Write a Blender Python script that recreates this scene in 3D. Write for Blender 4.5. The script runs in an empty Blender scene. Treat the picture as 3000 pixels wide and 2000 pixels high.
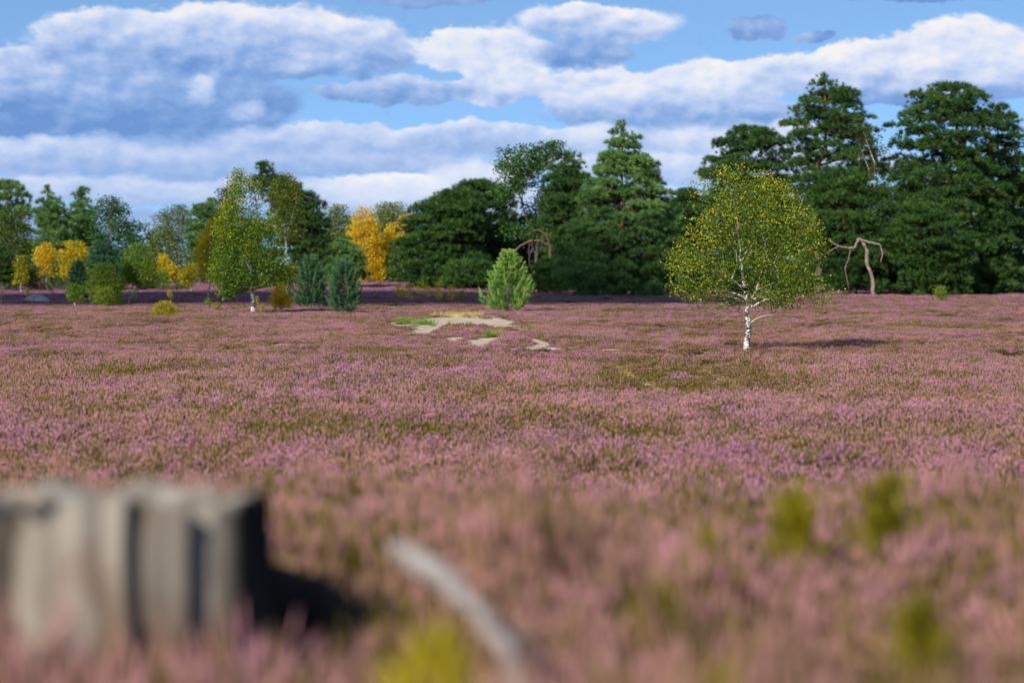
import bpy, math, random
import numpy as np

# ------------------------------------------------------------------ camera, sky, sun, exposure
F = 7083.33                       # focal length in photograph pixels (85 mm on a 36 mm sensor, 3000 px wide)
CAMZ, HOR = 2.4, 785.0            # eye height over the heath, horizon row
S = bpy.context.scene
S.render.engine = 'CYCLES'
S.cycles.use_denoising = True
S.cycles.max_bounces = 6
S.cycles.diffuse_bounces = 3
S.cycles.glossy_bounces = 2
S.cycles.transmission_bounces = 3
S.cycles.transparent_max_bounces = 4
S.cycles.sample_clamp_indirect = 4.0
S.view_settings.view_transform = 'Standard'
S.view_settings.look = 'None'
S.view_settings.gamma = 1.0
S.view_settings.use_curve_mapping = False
S.view_settings.exposure = 0.30
C = S.collection

cam = bpy.data.cameras.new('camera')
cam.sensor_width = 36.0
cam.lens = 85.0
cam.clip_start = 0.1
cam.clip_end = 20000
cam.dof.use_dof = True
cam.dof.focus_distance = 64.0
cam.dof.aperture_fstop = 1.4
camo = bpy.data.objects.new('camera', cam)
C.objects.link(camo)
camo.location = (0, 0, CAMZ)
camo.rotation_euler = (math.radians(90) - math.atan((1000 - HOR) / F), 0, 0)
S.camera = camo

SUN_EL, SUN_AZ = math.radians(28.5), math.atan2(-0.50, -0.866)     # azimuth from +Y towards +X
sun = bpy.data.lights.new('sun', 'SUN')
sun.energy = 5.0
sun.angle = math.radians(0.53)
sun.color = (1.0, 0.94, 0.83)
suno = bpy.data.objects.new('sun', sun)
C.objects.link(suno)
suno.rotation_euler = (math.radians(90) - SUN_EL, 0, math.pi - SUN_AZ)

# ---- world: physical sky with a deck of broken cumulus, all in direction space (azimuth, elevation)
W = bpy.data.worlds.new('World')
S.world = W
W.use_nodes = True
NT = W.node_tree
NT.nodes.clear()


def nd(t, **kw):
    n = NT.nodes.new(t)
    for k, v in kw.items():
        setattr(n, k, v)
    return n


def put(sock, v):
    if hasattr(v, 'is_output'):
        NT.links.new(v, sock)
    else:
        sock.default_value = v


def mth(op, a, b=None, c=None, clamp=False):
    n = nd('ShaderNodeMath', operation=op, use_clamp=clamp)
    put(n.inputs[0], a)
    if b is not None:
        put(n.inputs[1], b)
    if c is not None:
        put(n.inputs[2], c)
    return n.outputs[0]


def vm(op, a, b=None):
    n = nd('ShaderNodeVectorMath', operation=op)
    put(n.inputs[0], a)
    if b is not None:
        put(n.inputs[1], b)
    return n.outputs['Value'] if op == 'DOT_PRODUCT' else n.outputs[0]


def mixc(f, a, b, mode='MIX'):
    n = nd('ShaderNodeMix', data_type='RGBA', blend_type=mode)
    put(n.inputs[0], f)
    put(n.inputs[6], a)
    put(n.inputs[7], b)
    return n.outputs[2]


def sstep(v, a, b):
    n = nd('ShaderNodeMapRange', interpolation_type='SMOOTHSTEP')
    put(n.inputs[0], v)
    n.inputs[1].default_value, n.inputs[2].default_value = a, b
    n.inputs[3].default_value, n.inputs[4].default_value = 0, 1
    return n.outputs[0]


def noi(vec, scale, detail=6.0, rough=0.55, dist=0.0):
    n = nd('ShaderNodeTexNoise', noise_dimensions='3D')
    put(n.inputs['Vector'], vec)
    n.inputs['Scale'].default_value = scale
    n.inputs['Detail'].default_value = detail
    n.inputs['Roughness'].default_value = rough
    n.inputs['Distortion'].default_value = dist
    return n.outputs


tc = nd('ShaderNodeTexCoord')
sep = nd('ShaderNodeSeparateXYZ')
NT.links.new(tc.outputs['Generated'], sep.inputs[0])
dx, dy, dz = sep.outputs
az = mth('ARCTAN2', dx, dy)
el = mth('ARCSINE', dz)
comb = nd('ShaderNodeCombineXYZ')
put(comb.inputs[0], mth('MULTIPLY', az, F / 100))      # hundreds of photograph pixels from the centre
put(comb.inputs[1], mth('MULTIPLY', el, F / 100))      # the same, up from the horizon
UV = comb.outputs[0]
# clear sky
skyvec = nd('ShaderNodeCombineXYZ')
put(skyvec.inputs[0], dx)
put(skyvec.inputs[1], dy)
put(skyvec.inputs[2], mth('MULTIPLY_ADD', mth('ABSOLUTE', dz), 1.9, 0.22))
sky = nd('ShaderNodeTexSky', sky_type='NISHITA')
sky.sun_disc = False
sky.sun_elevation = SUN_EL
sky.sun_rotation = SUN_AZ
sky.air_density = 1.0
sky.dust_density = 0.25
sky.ozone_density = 3.0
NT.links.new(vm('NORMALIZE', skyvec.outputs[0]), sky.inputs[0])
clear = sky.outputs[0]
clear = mixc(1.0, clear, (1.42, 1.60, 1.62, 1), 'MULTIPLY')

# cloud masses: photo-pixel centre, radii, how lit, how much lighter towards the top
BL = [
    (320, 115, 230, 85, .66, .42), (640, 100, 250, 95, .72, .42), (940, 115, 250, 95, .72, .40), (1110, 150, 130, 80, .58, .45),
    (560, 195, 480, 48, .28, .30), (70, 225, 170, 85, .62, .40), (330, 275, 340, 85, .34, .25), (290, 365, 470, 80, .06, .20), (660, 310, 240, 95, .20, .2),
    (596, 280, 52, 42, 1.05, .2), (730, 320, 70, 30, 1.0, .2),
    (1335, 145, 140, 62, 1.0, .15), (1480, 190, 140, 105, .92, .25), (1430, 255, 110, 80, .8, .2), (1190, 265, 330, 45, .45, .35),
    (1760, 72, 270, 62, .80, .50), (1700, 165, 190, 48, .22, .15), (2200, 80, 90, 42, .22, .15), (2375, 112, 75, 24, .20, .1),
    (2750, -8, 340, 36, .10, .5), (1250, -5, 220, 40, .25, .2),
    (2790, 150, 200, 95, 1.02, .28), (2560, 200, 270, 70, .90, .38), (2970, 205, 120, 75, .95, .38), (2330, 215, 230, 65, .85, .38), (2720, 275, 420, 55, .45, .5),
    (1760, 262, 230, 70, .88, .35), (2090, 250, 240, 80, .88, .38), (1980, 335, 420, 50, .42, .35),
    (1150, 410, 900, 52, .62, .30), (2000, 400, 560, 48, .82, .3), (180, 425, 380, 34, .90, .35), (620, 480, 900, 55, .55, .25), (2100, 490, 800, 55, .70, .25),
    (400, 560, 800, 45, .66, .25), (1150, 560, 230, 46, 1.05, .3), (1390, 515, 170, 42, 1.0, .25), (1500, 590, 900, 50, .72, .2), (2600, 620, 900, 60, .70, .1), (400, 660, 1500, 55, .42, .0),
]
UVs = vm('MULTIPLY', UV, (0.62, 1.0, 1.0))
n1 = noi(UVs, 0.55, 4, 0.52)
n2 = noi(UVs, 1.9, 5, 0.60)
w1 = vm('SUBTRACT', n1['Color'], (.5, .5, .5))
w2 = vm('SUBTRACT', n2['Color'], (.5, .5, .5))
P = vm('ADD', vm('ADD', UV, vm('MULTIPLY', w1, (1.6, .75, 0))), vm('MULTIPLY', w2, (.85, .60, 0)))
sepP = nd('ShaderNodeSeparateXYZ')
put(sepP.inputs[0], P)
PX, PY = sepP.outputs[0], sepP.outputs[1]
Wacc, Lacc = 0.0, 0.0
for (cx, cy, rx, ry, b, g) in BL:
    cu, cv, k = (cx - 1500) / 100, (HOR - cy) / 100, 0.883
    qx = mth('MULTIPLY_ADD', PX, k * 100 / rx, -cu * k * 100 / rx)
    qy = mth('MULTIPLY_ADD', PY, k * 100 / ry, -cv * k * 100 / ry)
    e = mth('SUBTRACT', 1.0, mth('MULTIPLY_ADD', qx, qx, mth('MULTIPLY', qy, qy)), clamp=True)
    w = mth('MULTIPLY', e, e)
    Lacc = mth('MULTIPLY_ADD', mth('MULTIPLY_ADD', qy, g / k, b), w, Lacc)
    Wacc = mth('ADD', w, Wacc)
# the same broken deck goes on over the rest of the sky
stretch = vm('MULTIPLY', UV, (0.55, 1.0, 1.0))
far = noi(stretch, 0.30, 7, 0.55)['Fac']
out = mth('MAXIMUM', sstep(mth('ABSOLUTE', az), .23, .32), sstep(el, .115, .16))
wf = mth('MULTIPLY', sstep(far, .46, .70), mth('MULTIPLY', out, 0.8))
Lacc = mth('MULTIPLY_ADD', wf, 0.55, Lacc)
Wacc = mth('ADD', Wacc, wf)
lit = mth('DIVIDE', Lacc, mth('MAXIMUM', Wacc, 0.001))
edge = mth('ADD', Wacc, mth('MULTIPLY', mth('SUBTRACT', n2['Fac'], 0.5), 0.42))
dens = sstep(edge, 0.03, 0.26)
# relief: brighter where the billows face the sun (upper left)
nb = noi(vm('ADD', UVs, (-.14, .22, 0)), 0.9, 4, 0.50)['Fac']
na = noi(UVs, 0.9, 4, 0.50)['Fac']
rel = mth('MULTIPLY', mth('SUBTRACT', na, nb), mth('MULTIPLY_ADD', sstep(el, .02, .075), 1.3, .45))
lit = mth('ADD', lit, rel)
lit = mth('ADD', lit, mth('MULTIPLY', mth('SUBTRACT', n2['Fac'], .5), .30))
ramp = nd('ShaderNodeValToRGB')
put(ramp.inputs[0], mth('MULTIPLY', lit, 0.8, clamp=True))
r = ramp.color_ramp
r.elements[0].position, r.elements[0].color = 0.0, (1.25, 2.45, 5.3, 1)
r.elements[1].position, r.elements[1].color = 1.0, (7.9, 7.7, 7.5, 1)
for p, c in ((.25, (2.2, 3.5, 6.3, 1)), (.5, (3.9, 4.9, 7.2, 1)), (.75, (6.0, 6.5, 7.8, 1))):
    x = r.elements.new(p)
    x.color = c
skycol = mixc(mth('MULTIPLY', dens, 0.93), clear, ramp.outputs[0])
bg = nd('ShaderNodeBackground')
put(bg.inputs[0], skycol)
bg.inputs[1].default_value = 0.098
wo = nd('ShaderNodeOutputWorld')
NT.links.new(bg.outputs[0], wo.inputs[0])
W.cycles.sampling_method = 'NONE'

# ------------------------------------------------------------------ helpers
rng = np.random.default_rng(7)


def wx(px, D):
    return (px - 1500.0) / F * D


def wz(py, D):
    return CAMZ + (HOR - py) / F * D


def sm(a, b, x):
    t = np.clip((np.asarray(x, float) - a) / (b - a), 0, 1)
    return t * t * (3 - 2 * t)


_tab = np.random.default_rng(3).random((256, 256))


def vnoise(x, y, s):
    """value noise, feature size s"""
    x = np.asarray(x, float) / s + 1000.5
    y = np.asarray(y, float) / s + 1000.5
    i, j = np.floor(x).astype(int), np.floor(y).astype(int)
    u, v = x - i, y - j
    u, v = u * u * (3 - 2 * u), v * v * (3 - 2 * v)
    g = lambda a, b: _tab[a % 256, b % 256]
    return (g(i, j) * (1 - u) + g(i + 1, j) * u) * (1 - v) + (g(i, j + 1) * (1 - u) + g(i + 1, j + 1) * u) * v


def fnoise(x, y, s):
    return (vnoise(x, y, s) + .5 * vnoise(x + 31, y - 17, s / 2.1) + .25 * vnoise(x - 7, y + 57, s / 4.3)) / 1.75


def H(x, y):
    """terrain: the camera stands on a low rise, the heath lies flat below it and lifts slightly far away"""
    x, y = np.asarray(x, float), np.asarray(y, float)
    d = np.hypot(x * .8, y)
    z = 1.25 * (1 - sm(8.0, 23.0, d))
    z = z + 0.45 * sm(180, 330, d) + 2.5 * sm(600, 3000, d)
    z = z + 0.16 * (fnoise(x, y, 14.0) - .5) * sm(14, 40, d)
    z = z + 0.10 * (vnoise(x + 5, y, 1.6) - .5) * (1 - sm(10, 30, d))
    z = z - 0.45 * sm(-8, -40, x) * sm(120, 150, y) * (1 - sm(190, 260, y)) * .8
    return z


def mesh_np(name, v, f, mat, smooth=False, attrs=None):
    me = bpy.data.meshes.new(name)
    v = np.asarray(v, np.float32)
    f = np.asarray(f, np.int32)
    k = f.shape[1]
    me.vertices.add(len(v))
    me.vertices.foreach_set('co', v.ravel())
    me.loops.add(f.size)
    me.loops.foreach_set('vertex_index', f.ravel())
    me.polygons.add(len(f))
    me.polygons.foreach_set('loop_start', np.arange(0, f.size, k, dtype=np.int32))
    me.update(calc_edges=True)
    if smooth:
        me.polygons.foreach_set('use_smooth', np.ones(len(f), bool))
    for an, av in (attrs or {}).items():
        av = np.asarray(av, np.float32)
        if av.ndim == 2:
            a = me.attributes.new(an, 'FLOAT_COLOR', 'POINT')
            a.data.foreach_set('color', av.ravel())
        else:
            a = me.attributes.new(an, 'FLOAT', 'POINT')
            a.data.foreach_set('value', av)
    if mat:
        me.materials.append(mat)
    return me


def link(name, me, parent=None, loc=None):
    o = bpy.data.objects.new(name, me)
    C.objects.link(o)
    if parent:
        o.parent = parent
    if loc is not None:
        o.location = loc
    return o


def tag(o, label=None, cat=None, group=None, kind=None):
    for k, v in (('label', label), ('category', cat), ('group', group), ('kind', kind)):
        if v:
            o[k] = v
    return o


def rand_rot(n, up=None, tilt=1.0):
    """random rotation matrices whose local +Z follows `up` (n,3), jittered"""
    z = np.zeros((n, 3)) if up is None else np.array(up, float)
    z = z + rng.normal(0, tilt, (n, 3))
    z /= np.linalg.norm(z, axis=1)[:, None] + 1e-9
    a = rng.normal(size=(n, 3))
    x = np.cross(a, z)
    x /= np.linalg.norm(x, axis=1)[:, None] + 1e-9
    y = np.cross(z, x)
    return np.stack([x, y, z], axis=2)


def scatter(pv, pf, pos, R, scl, tint):
    n, k = len(pos), len(pv)
    sc = scl[:, None, None] if scl.ndim == 1 else scl[:, None, :]
    v = np.einsum('nij,nkj->nki', R, pv[None] * sc) + pos[:, None, :]
    f = (pf[None] + (np.arange(n) * k)[:, None, None]).reshape(-1, pf.shape[1])
    return v.reshape(-1, 3), f, np.repeat(tint, k)


# ------------------------------------------------------------------ materials
def newmat(name):
    m = bpy.data.materials.new(name)
    m.use_nodes = True
    nt = m.node_tree
    nt.nodes.clear()
    out = nt.nodes.new('ShaderNodeOutputMaterial')
    return m, nt, out


def N(nt, t, **kw):
    n = nt.nodes.new(t)
    for k, v in kw.items():
        setattr(n, k, v)
    return n


def attr(nt, name, kind='GEOMETRY'):
    n = N(nt, 'ShaderNodeAttribute', attribute_name=name, attribute_type=kind)
    return n


def rampn(nt, fac, stops):
    n = N(nt, 'ShaderNodeValToRGB')
    nt.links.new(fac, n.inputs[0])
    e = n.color_ramp.elements
    e[0].position, e[0].color = stops[0][0], (*stops[0][1], 1)
    e[1].position, e[1].color = stops[-1][0], (*stops[-1][1], 1)
    for p, c in stops[1:-1]:
        x = e.new(p)
        x.color = (*c, 1)
    return n.outputs[0]


def mixn(nt, f, a, b, mode='MIX'):
    n = N(nt, 'ShaderNodeMix', data_type='RGBA', blend_type=mode)
    for s, v in ((n.inputs[0], f), (n.inputs[6], a), (n.inputs[7], b)):
        if hasattr(v, 'is_output'):
            nt.links.new(v, s)
        else:
            s.default_value = v if not isinstance(v, tuple) else (*v, 1)
    return n.outputs[2]


def mn(nt, op, a, b, clamp=False):
    n = N(nt, 'ShaderNodeMath', operation=op, use_clamp=clamp)
    for s, v in zip(n.inputs, (a, b)):
        if hasattr(v, 'is_output'):
            nt.links.new(v, s)
        else:
            s.default_value = v
    return n.outputs[0]


def leafmat(name, stops, trans=0.35, rough=0.5, spec=0.25):
    m, nt, out = newmat(name)
    t = attr(nt, 'tint')
    col = rampn(nt, t.outputs['Fac'], stops)
    p = N(nt, 'ShaderNodeBsdfPrincipled')
    p.inputs['Roughness'].default_value = rough
    p.inputs['Specular IOR Level'].default_value = spec
    nt.links.new(col, p.inputs['Base Color'])
    tr = N(nt, 'ShaderNodeBsdfTranslucent')
    nt.links.new(mixn(nt, 1.0, col, (1.25, 1.2, .55), 'MULTIPLY'), tr.inputs[0])
    mx = N(nt, 'ShaderNodeMixShader')
    mx.inputs[0].default_value = trans
    nt.links.new(p.outputs[0], mx.inputs[1])
    nt.links.new(tr.outputs[0], mx.inputs[2])
    nt.links.new(mx.outputs[0], out.inputs[0])
    return m


M = {}
M['pine'] = leafmat('pine_needles', [(0, (.012, .038, .007)), (.5, (.034, .090, .015)), (1, (.090, .155, .026))], .20)
M['pine_blue'] = leafmat('blue_pine_needles', [(0, (.014, .055, .024)), (.5, (.042, .115, .050)), (1, (.110, .210, .085))], .18)
M['pine_young'] = leafmat('young_pine_needles', [(0, (.030, .100, .022)), (.5, (.140, .290, .055)), (1, (.340, .480, .100))], .22)
M['pine_conic'] = leafmat('fresh_pine_needles', [(0, (.026, .076, .016)), (.5, (.095, .195, .046)), (1, (.200, .310, .085))], .22)
M['oak'] = leafmat('oak_leaves', [(0, (.012, .046, .006)), (.5, (.034, .100, .014)), (1, (.085, .155, .022))], .28)
M['birch'] = leafmat('birch_leaves', [(0, (.055, .120, .010)), (.45, (.130, .215, .012)), (.8, (.280, .320, .018)), (1, (.50, .36, .02))], .40)
M['birch_near'] = leafmat('turning_birch_leaves', [(0, (.055, .120, .010)), (.35, (.150, .220, .014)), (.7, (.340, .350, .022)), (1, (.62, .40, .025))], .40)
M['olive'] = leafmat('olive_leaves', [(0, (.035, .065, .010)), (.5, (.085, .130, .014)), (1, (.200, .200, .020))], .35)
M['yellow'] = leafmat('yellow_leaves', [(0, (.40, .27, .006)), (.5, (.74, .49, .009)), (1, (.92, .66, .014))], .40)
M['gold'] = leafmat('gold_green_leaves', [(0, (.14, .16, .008)), (.5, (.36, .30, .010)), (1, (.70, .50, .014))], .40)
M['pale'] = leafmat('pale_leaves', [(0, (.055, .090, .022)), (.5, (.130, .180, .040)), (1, (.240, .275, .060))], .35)
M['green'] = leafmat('green_leaves', [(0, (.040, .110, .012)), (.5, (.105, .205, .018)), (1, (.240, .300, .024))], .40)
M['grass'] = leafmat('grass_blades', [(0, (.10, .24, .02)), (.4, (.20, .33, .03)), (.7, (.42, .38, .06)), (1, (.52, .42, .12))], .40)
M['straw'] = leafmat('dry_grass', [(0, (.42, .33, .10)), (.5, (.58, .46, .16)), (1, (.70, .60, .26))], .35)
M['moss'] = leafmat('moss_green', [(0, (.12, .105, .008)), (.5, (.25, .215, .010)), (1, (.50, .40, .015))], .40)


def barkmat(name, kind):
    m, nt, out = newmat(name)
    p = N(nt, 'ShaderNodeBsdfPrincipled')
    p.inputs['Roughness'].default_value = .85
    p.inputs['Specular IOR Level'].default_value = .15
    nt.links.new(p.outputs[0], out.inputs[0])
    tc_ = N(nt, 'ShaderNodeTexCoord')
    mp = N(nt, 'ShaderNodeMapping')
    nt.links.new(tc_.outputs['Object'], mp.inputs[0])
    no = N(nt, 'ShaderNodeTexNoise')
    nt.links.new(mp.outputs[0], no.inputs['Vector'])
    no.inputs['Detail'].default_value = 4
    if kind == 'birch':
        mp.inputs['Scale'].default_value = (3.5, 3.5, 9)
        no.inputs['Scale'].default_value = 2.0
        no.inputs['Roughness'].default_value = .7
        marks = rampn(nt, no.outputs['Fac'], [(.47, (.035, .028, .022)), (.53, (.66, .63, .57))])
        rad = attr(nt, 'rad')
        k = mn(nt, 'MULTIPLY', mn(nt, 'SUBTRACT', rad.outputs['Fac'], .010), 70, True)
        col = mixn(nt, k, (.10, .07, .045), (.60, .57, .50))
        k2 = mn(nt, 'MULTIPLY', mn(nt, 'SUBTRACT', rad.outputs['Fac'], .022), 60, True)
        col = mixn(nt, k2, col, marks)
    elif kind == 'pine':
        mp.inputs['Scale'].default_value = (2, 2, .8)
        no.inputs['Scale'].default_value = 3.0
        h = attr(nt, 'hgt')
        a = rampn(nt, no.outputs['Fac'], [(.3, (.055, .042, .034)), (.7, (.16, .125, .10))])
        b = rampn(nt, no.outputs['Fac'], [(.3, (.10, .042, .022)), (.7, (.25, .11, .055))])
        k = mn(nt, 'MULTIPLY', mn(nt, 'SUBTRACT', h.outputs['Fac'], .12), 5, True)
        col = mixn(nt, k, a, b)
    elif kind == 'dead':
        mp.inputs['Scale'].default_value = (6, 6, 1.2)
        no.inputs['Scale'].default_value = 3.0
        col = rampn(nt, no.outputs['Fac'], [(.3, (.10, .07, .055)), (.5, (.21, .15, .12)), (.7, (.36, .29, .24))])
    else:
        mp.inputs['Scale'].default_value = (3, 3, 1)
        no.inputs['Scale'].default_value = 3.0
        col = rampn(nt, no.outputs['Fac'], [(.3, (.045, .035, .026)), (.7, (.13, .105, .08))])
    nt.links.new(col, p.inputs['Base Color'])
    bu = N(nt, 'ShaderNodeBump')
    bu.inputs['Strength'].default_value = .5
    bu.inputs['Distance'].default_value = .03
    nt.links.new(no.outputs['Fac'], bu.inputs['Height'])
    nt.links.new(bu.outputs[0], p.inputs['Normal'])
    return m


for k in ('birch', 'pine', 'dead', 'oak'):
    M['bark_' + k] = barkmat(k + '_bark', k)

# heather: stems and flower spikes, tinted plant by plant
m, nt, out = newmat('heather_plant')
c = attr(nt, 'sprig')
sp = N(nt, 'ShaderNodeSeparateColor')
nt.links.new(c.outputs['Color'], sp.inputs[0])
kindF, rndF, hF = sp.outputs
bloom = attr(nt, 'bloom', 'INSTANCER').outputs['Fac']
hue = attr(nt, 'hue', 'INSTANCER').outputs['Fac']
inb = mn(nt, 'MULTIPLY', kindF, mn(nt, 'MULTIPLY', mn(nt, 'SUBTRACT', mn(nt, 'ADD', bloom, .12), rndF), 6.0, True))
hx = mn(nt, 'ADD', mn(nt, 'MULTIPLY', hue, .75), mn(nt, 'MULTIPLY', mn(nt, 'FRACT', mn(nt, 'MULTIPLY', rndF, 17.3), 0), .35), True)
fl = rampn(nt, hx, [(0, (.48, .265, .185)), (.30, (.57, .285, .275)), (.58, (.60, .285, .385)), (.85, (.58, .235, .47)), (1, (.48, .14, .46))])
gr = rampn(nt, mn(nt, 'FRACT', mn(nt, 'MULTIPLY', rndF, 9.7), 0), [(0, (.055, .055, .010)), (.5, (.145, .120, .020)), (1, (.34, .26, .05))])
col = mixn(nt, inb, gr, fl)
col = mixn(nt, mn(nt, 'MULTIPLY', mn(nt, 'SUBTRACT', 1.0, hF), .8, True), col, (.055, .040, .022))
p = N(nt, 'ShaderNodeBsdfDiffuse')
nt.links.new(col, p.inputs[0])
tr = N(nt, 'ShaderNodeBsdfTranslucent')
nt.links.new(col, tr.inputs[0])
mx = N(nt, 'ShaderNodeMixShader')
mx.inputs[0].default_value = .30
nt.links.new(p.outputs[0], mx.inputs[1])
nt.links.new(tr.outputs[0], mx.inputs[2])
nt.links.new(mx.outputs[0], out.inputs[0])
M['heather'] = m


def groundmat(name, stops, scale, bump):
    m, nt, out = newmat(name)
    tc_ = N(nt, 'ShaderNodeTexCoord')
    no = N(nt, 'ShaderNodeTexNoise')
    nt.links.new(tc_.outputs['Object'], no.inputs['Vector'])
    no.inputs['Scale'].default_value = scale
    no.inputs['Detail'].default_value = 8
    no.inputs['Roughness'].default_value = .65
    col = rampn(nt, no.outputs['Fac'], stops)
    p = N(nt, 'ShaderNodeBsdfPrincipled')
    p.inputs['Roughness'].default_value = .95
    p.inputs['Specular IOR Level'].default_value = .1
    nt.links.new(col, p.inputs['Base Color'])
    bu = N(nt, 'ShaderNodeBump')
    bu.inputs['Strength'].default_value = .8
    bu.inputs['Distance'].default_value = bump
    nt.links.new(no.outputs['Fac'], bu.inputs['Height'])
    nt.links.new(bu.outputs[0], p.inputs['Normal'])
    nt.links.new(p.outputs[0], out.inputs[0])
    return m


M['ground'] = groundmat('heath_soil', [(.3, (.075, .055, .035)), (.5, (.16, .105, .085)), (.7, (.22, .15, .13))], .8, .1)
M['sand'] = groundmat('pale_sand', [(.3, (.32, .23, .145)), (.5, (.52, .40, .285)), (.7, (.62, .50, .38))], 1.3, .05)
M['stone'] = groundmat('grey_stone', [(.3, (.16, .15, .14)), (.5, (.30, .285, .26)), (.7, (.42, .40, .37))], 2.0, .05)

# ------------------------------------------------------------------ setting: ground, sand, heather
rad_ = np.concatenate([[0], np.geomspace(1.2, 60, 90), np.geomspace(62, 420, 110), np.geomspace(450, 9000, 40)])
ang = np.linspace(0, 2 * np.pi, 241)[:-1]
# finer spokes towards the view
ang = np.sort(np.concatenate([ang, np.linspace(np.pi / 2 - .3, np.pi / 2 + .3, 240)]))
na_ = len(ang)
gx = (rad_[1:, None] * np.cos(ang)[None]).ravel()
gy = (rad_[1:, None] * np.sin(ang)[None]).ravel()
gv = np.column_stack([gx, gy, H(gx, gy)])
ii, jj = np.meshgrid(np.arange(len(rad_) - 2), np.arange(na_), indexing='ij')
a = ii * na_ + jj
b = ii * na_ + (jj + 1) % na_
quads = np.column_stack([a.ravel(), b.ravel(), (b + na_).ravel(), (a + na_).ravel()])
tris = np.vstack([quads[:, [0, 2, 1]], quads[:, [0, 3, 2]]])
cen = len(gv)
gv = np.vstack([gv, [0, 0, float(H(0, 0))]])
tris = np.vstack([tris, np.column_stack([np.full(na_, cen), np.arange(na_), (np.arange(na_) + 1) % na_])])
g = link('ground', mesh_np('ground', gv, tris[:, ::-1] if False else tris, M['ground'], True))
tag(g, kind='structure')


def gpx(x, y):
    """ground point -> photograph column and row (flat heath), used only to lay the clearing out on the ground"""
    return 1500 + F * x / y, HOR + F * CAMZ / y


TRAIL = [[(1785, 1064), (1815, 1085), (1850, 1112), (1900, 1135), (1955, 1158), (2040, 1180)],
         [(2040, 1080), (2075, 1095), (2120, 1125), (2165, 1150), (2200, 1170)]]
TR = []
for t in TRAIL:
    pts = np.array([(wx(px, F * CAMZ / (py - HOR)), F * CAMZ / (py - HOR)) for px, py in t])
    TR.append(pts)


def trail_dist(x, y):
    d = np.full(np.shape(x), 1e9)
    for pts in TR:
        for p0, p1 in zip(pts[:-1], pts[1:]):
            v = p1 - p0
            t = np.clip(((x - p0[0]) * v[0] + (y - p0[1]) * v[1]) / (v @ v), 0, 1)
            d = np.minimum(d, np.hypot(x - p0[0] - t * v[0], y - p0[1] - t * v[1]))
    return d


def sandmask(x, y):
    px, py = gpx(x, np.maximum(y, 1))
    n = (fnoise(x, y * .4, 1.5) - .5) * 2.4
    m = np.zeros(np.shape(x))
    for cx, cy, rx, ry in ((1330, 952, 205, 30), (1250, 972, 90, 24), (1430, 1004, 178, 28), (1568, 1014, 72, 24), (1440, 950, 120, 24), (1130, 900, 40, 5)):
        m = np.maximum(m, 1 - ((px - cx) / rx) ** 2 - ((py - cy) / ry) ** 2)
    for cx, cy, rx, ry in ((1345, 978, 60, 7), (1372, 982, 40, 6), (1500, 1012, 45, 8)):
        m = np.minimum(m, -(1.3 - ((px - cx) / rx) ** 2 - ((py - cy) / ry) ** 2))
    return np.where((y > 60) & (y < 180) & (m > -.45), m + n * .42, -1)


# sand sheet in the clearing and along the trail
def sheet(name, x0, x1, y0, y1, step, inside, lift, mat):
    xs, ys = np.arange(x0, x1, step), np.arange(y0, y1, step)
    X, Y = np.meshgrid(xs, ys, indexing='ij')
    k = inside(X, Y)
    idx = -np.ones(X.shape, int)
    q = k[:-1, :-1] & k[1:, :-1] & k[:-1, 1:] & k[1:, 1:]
    use = np.zeros(X.shape, bool)
    for da in (0, 1):
        for db in (0, 1):
            use[da:da + q.shape[0], db:db + q.shape[1]] |= q
    idx[use] = np.arange(use.sum())
    v = np.column_stack([X[use], Y[use], H(X[use], Y[use]) + lift])
    f = np.column_stack([idx[:-1, :-1][q], idx[1:, :-1][q], idx[1:, 1:][q], idx[:-1, 1:][q]])
    o = link(name, mesh_np(name, v, f, mat, True))
    return tag(o, kind='structure')


sheet('sand', -8, 4, 70, 150, .3, lambda x, y: sandmask(x, y) > -.35, .035, M['sand'])
sheet('sand_path', 1, 8, 40, 85, .12, lambda x, y: trail_dist(x, y) < -.05 + .34 * vnoise(x, y, .9), .03, M['sand'])


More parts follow.
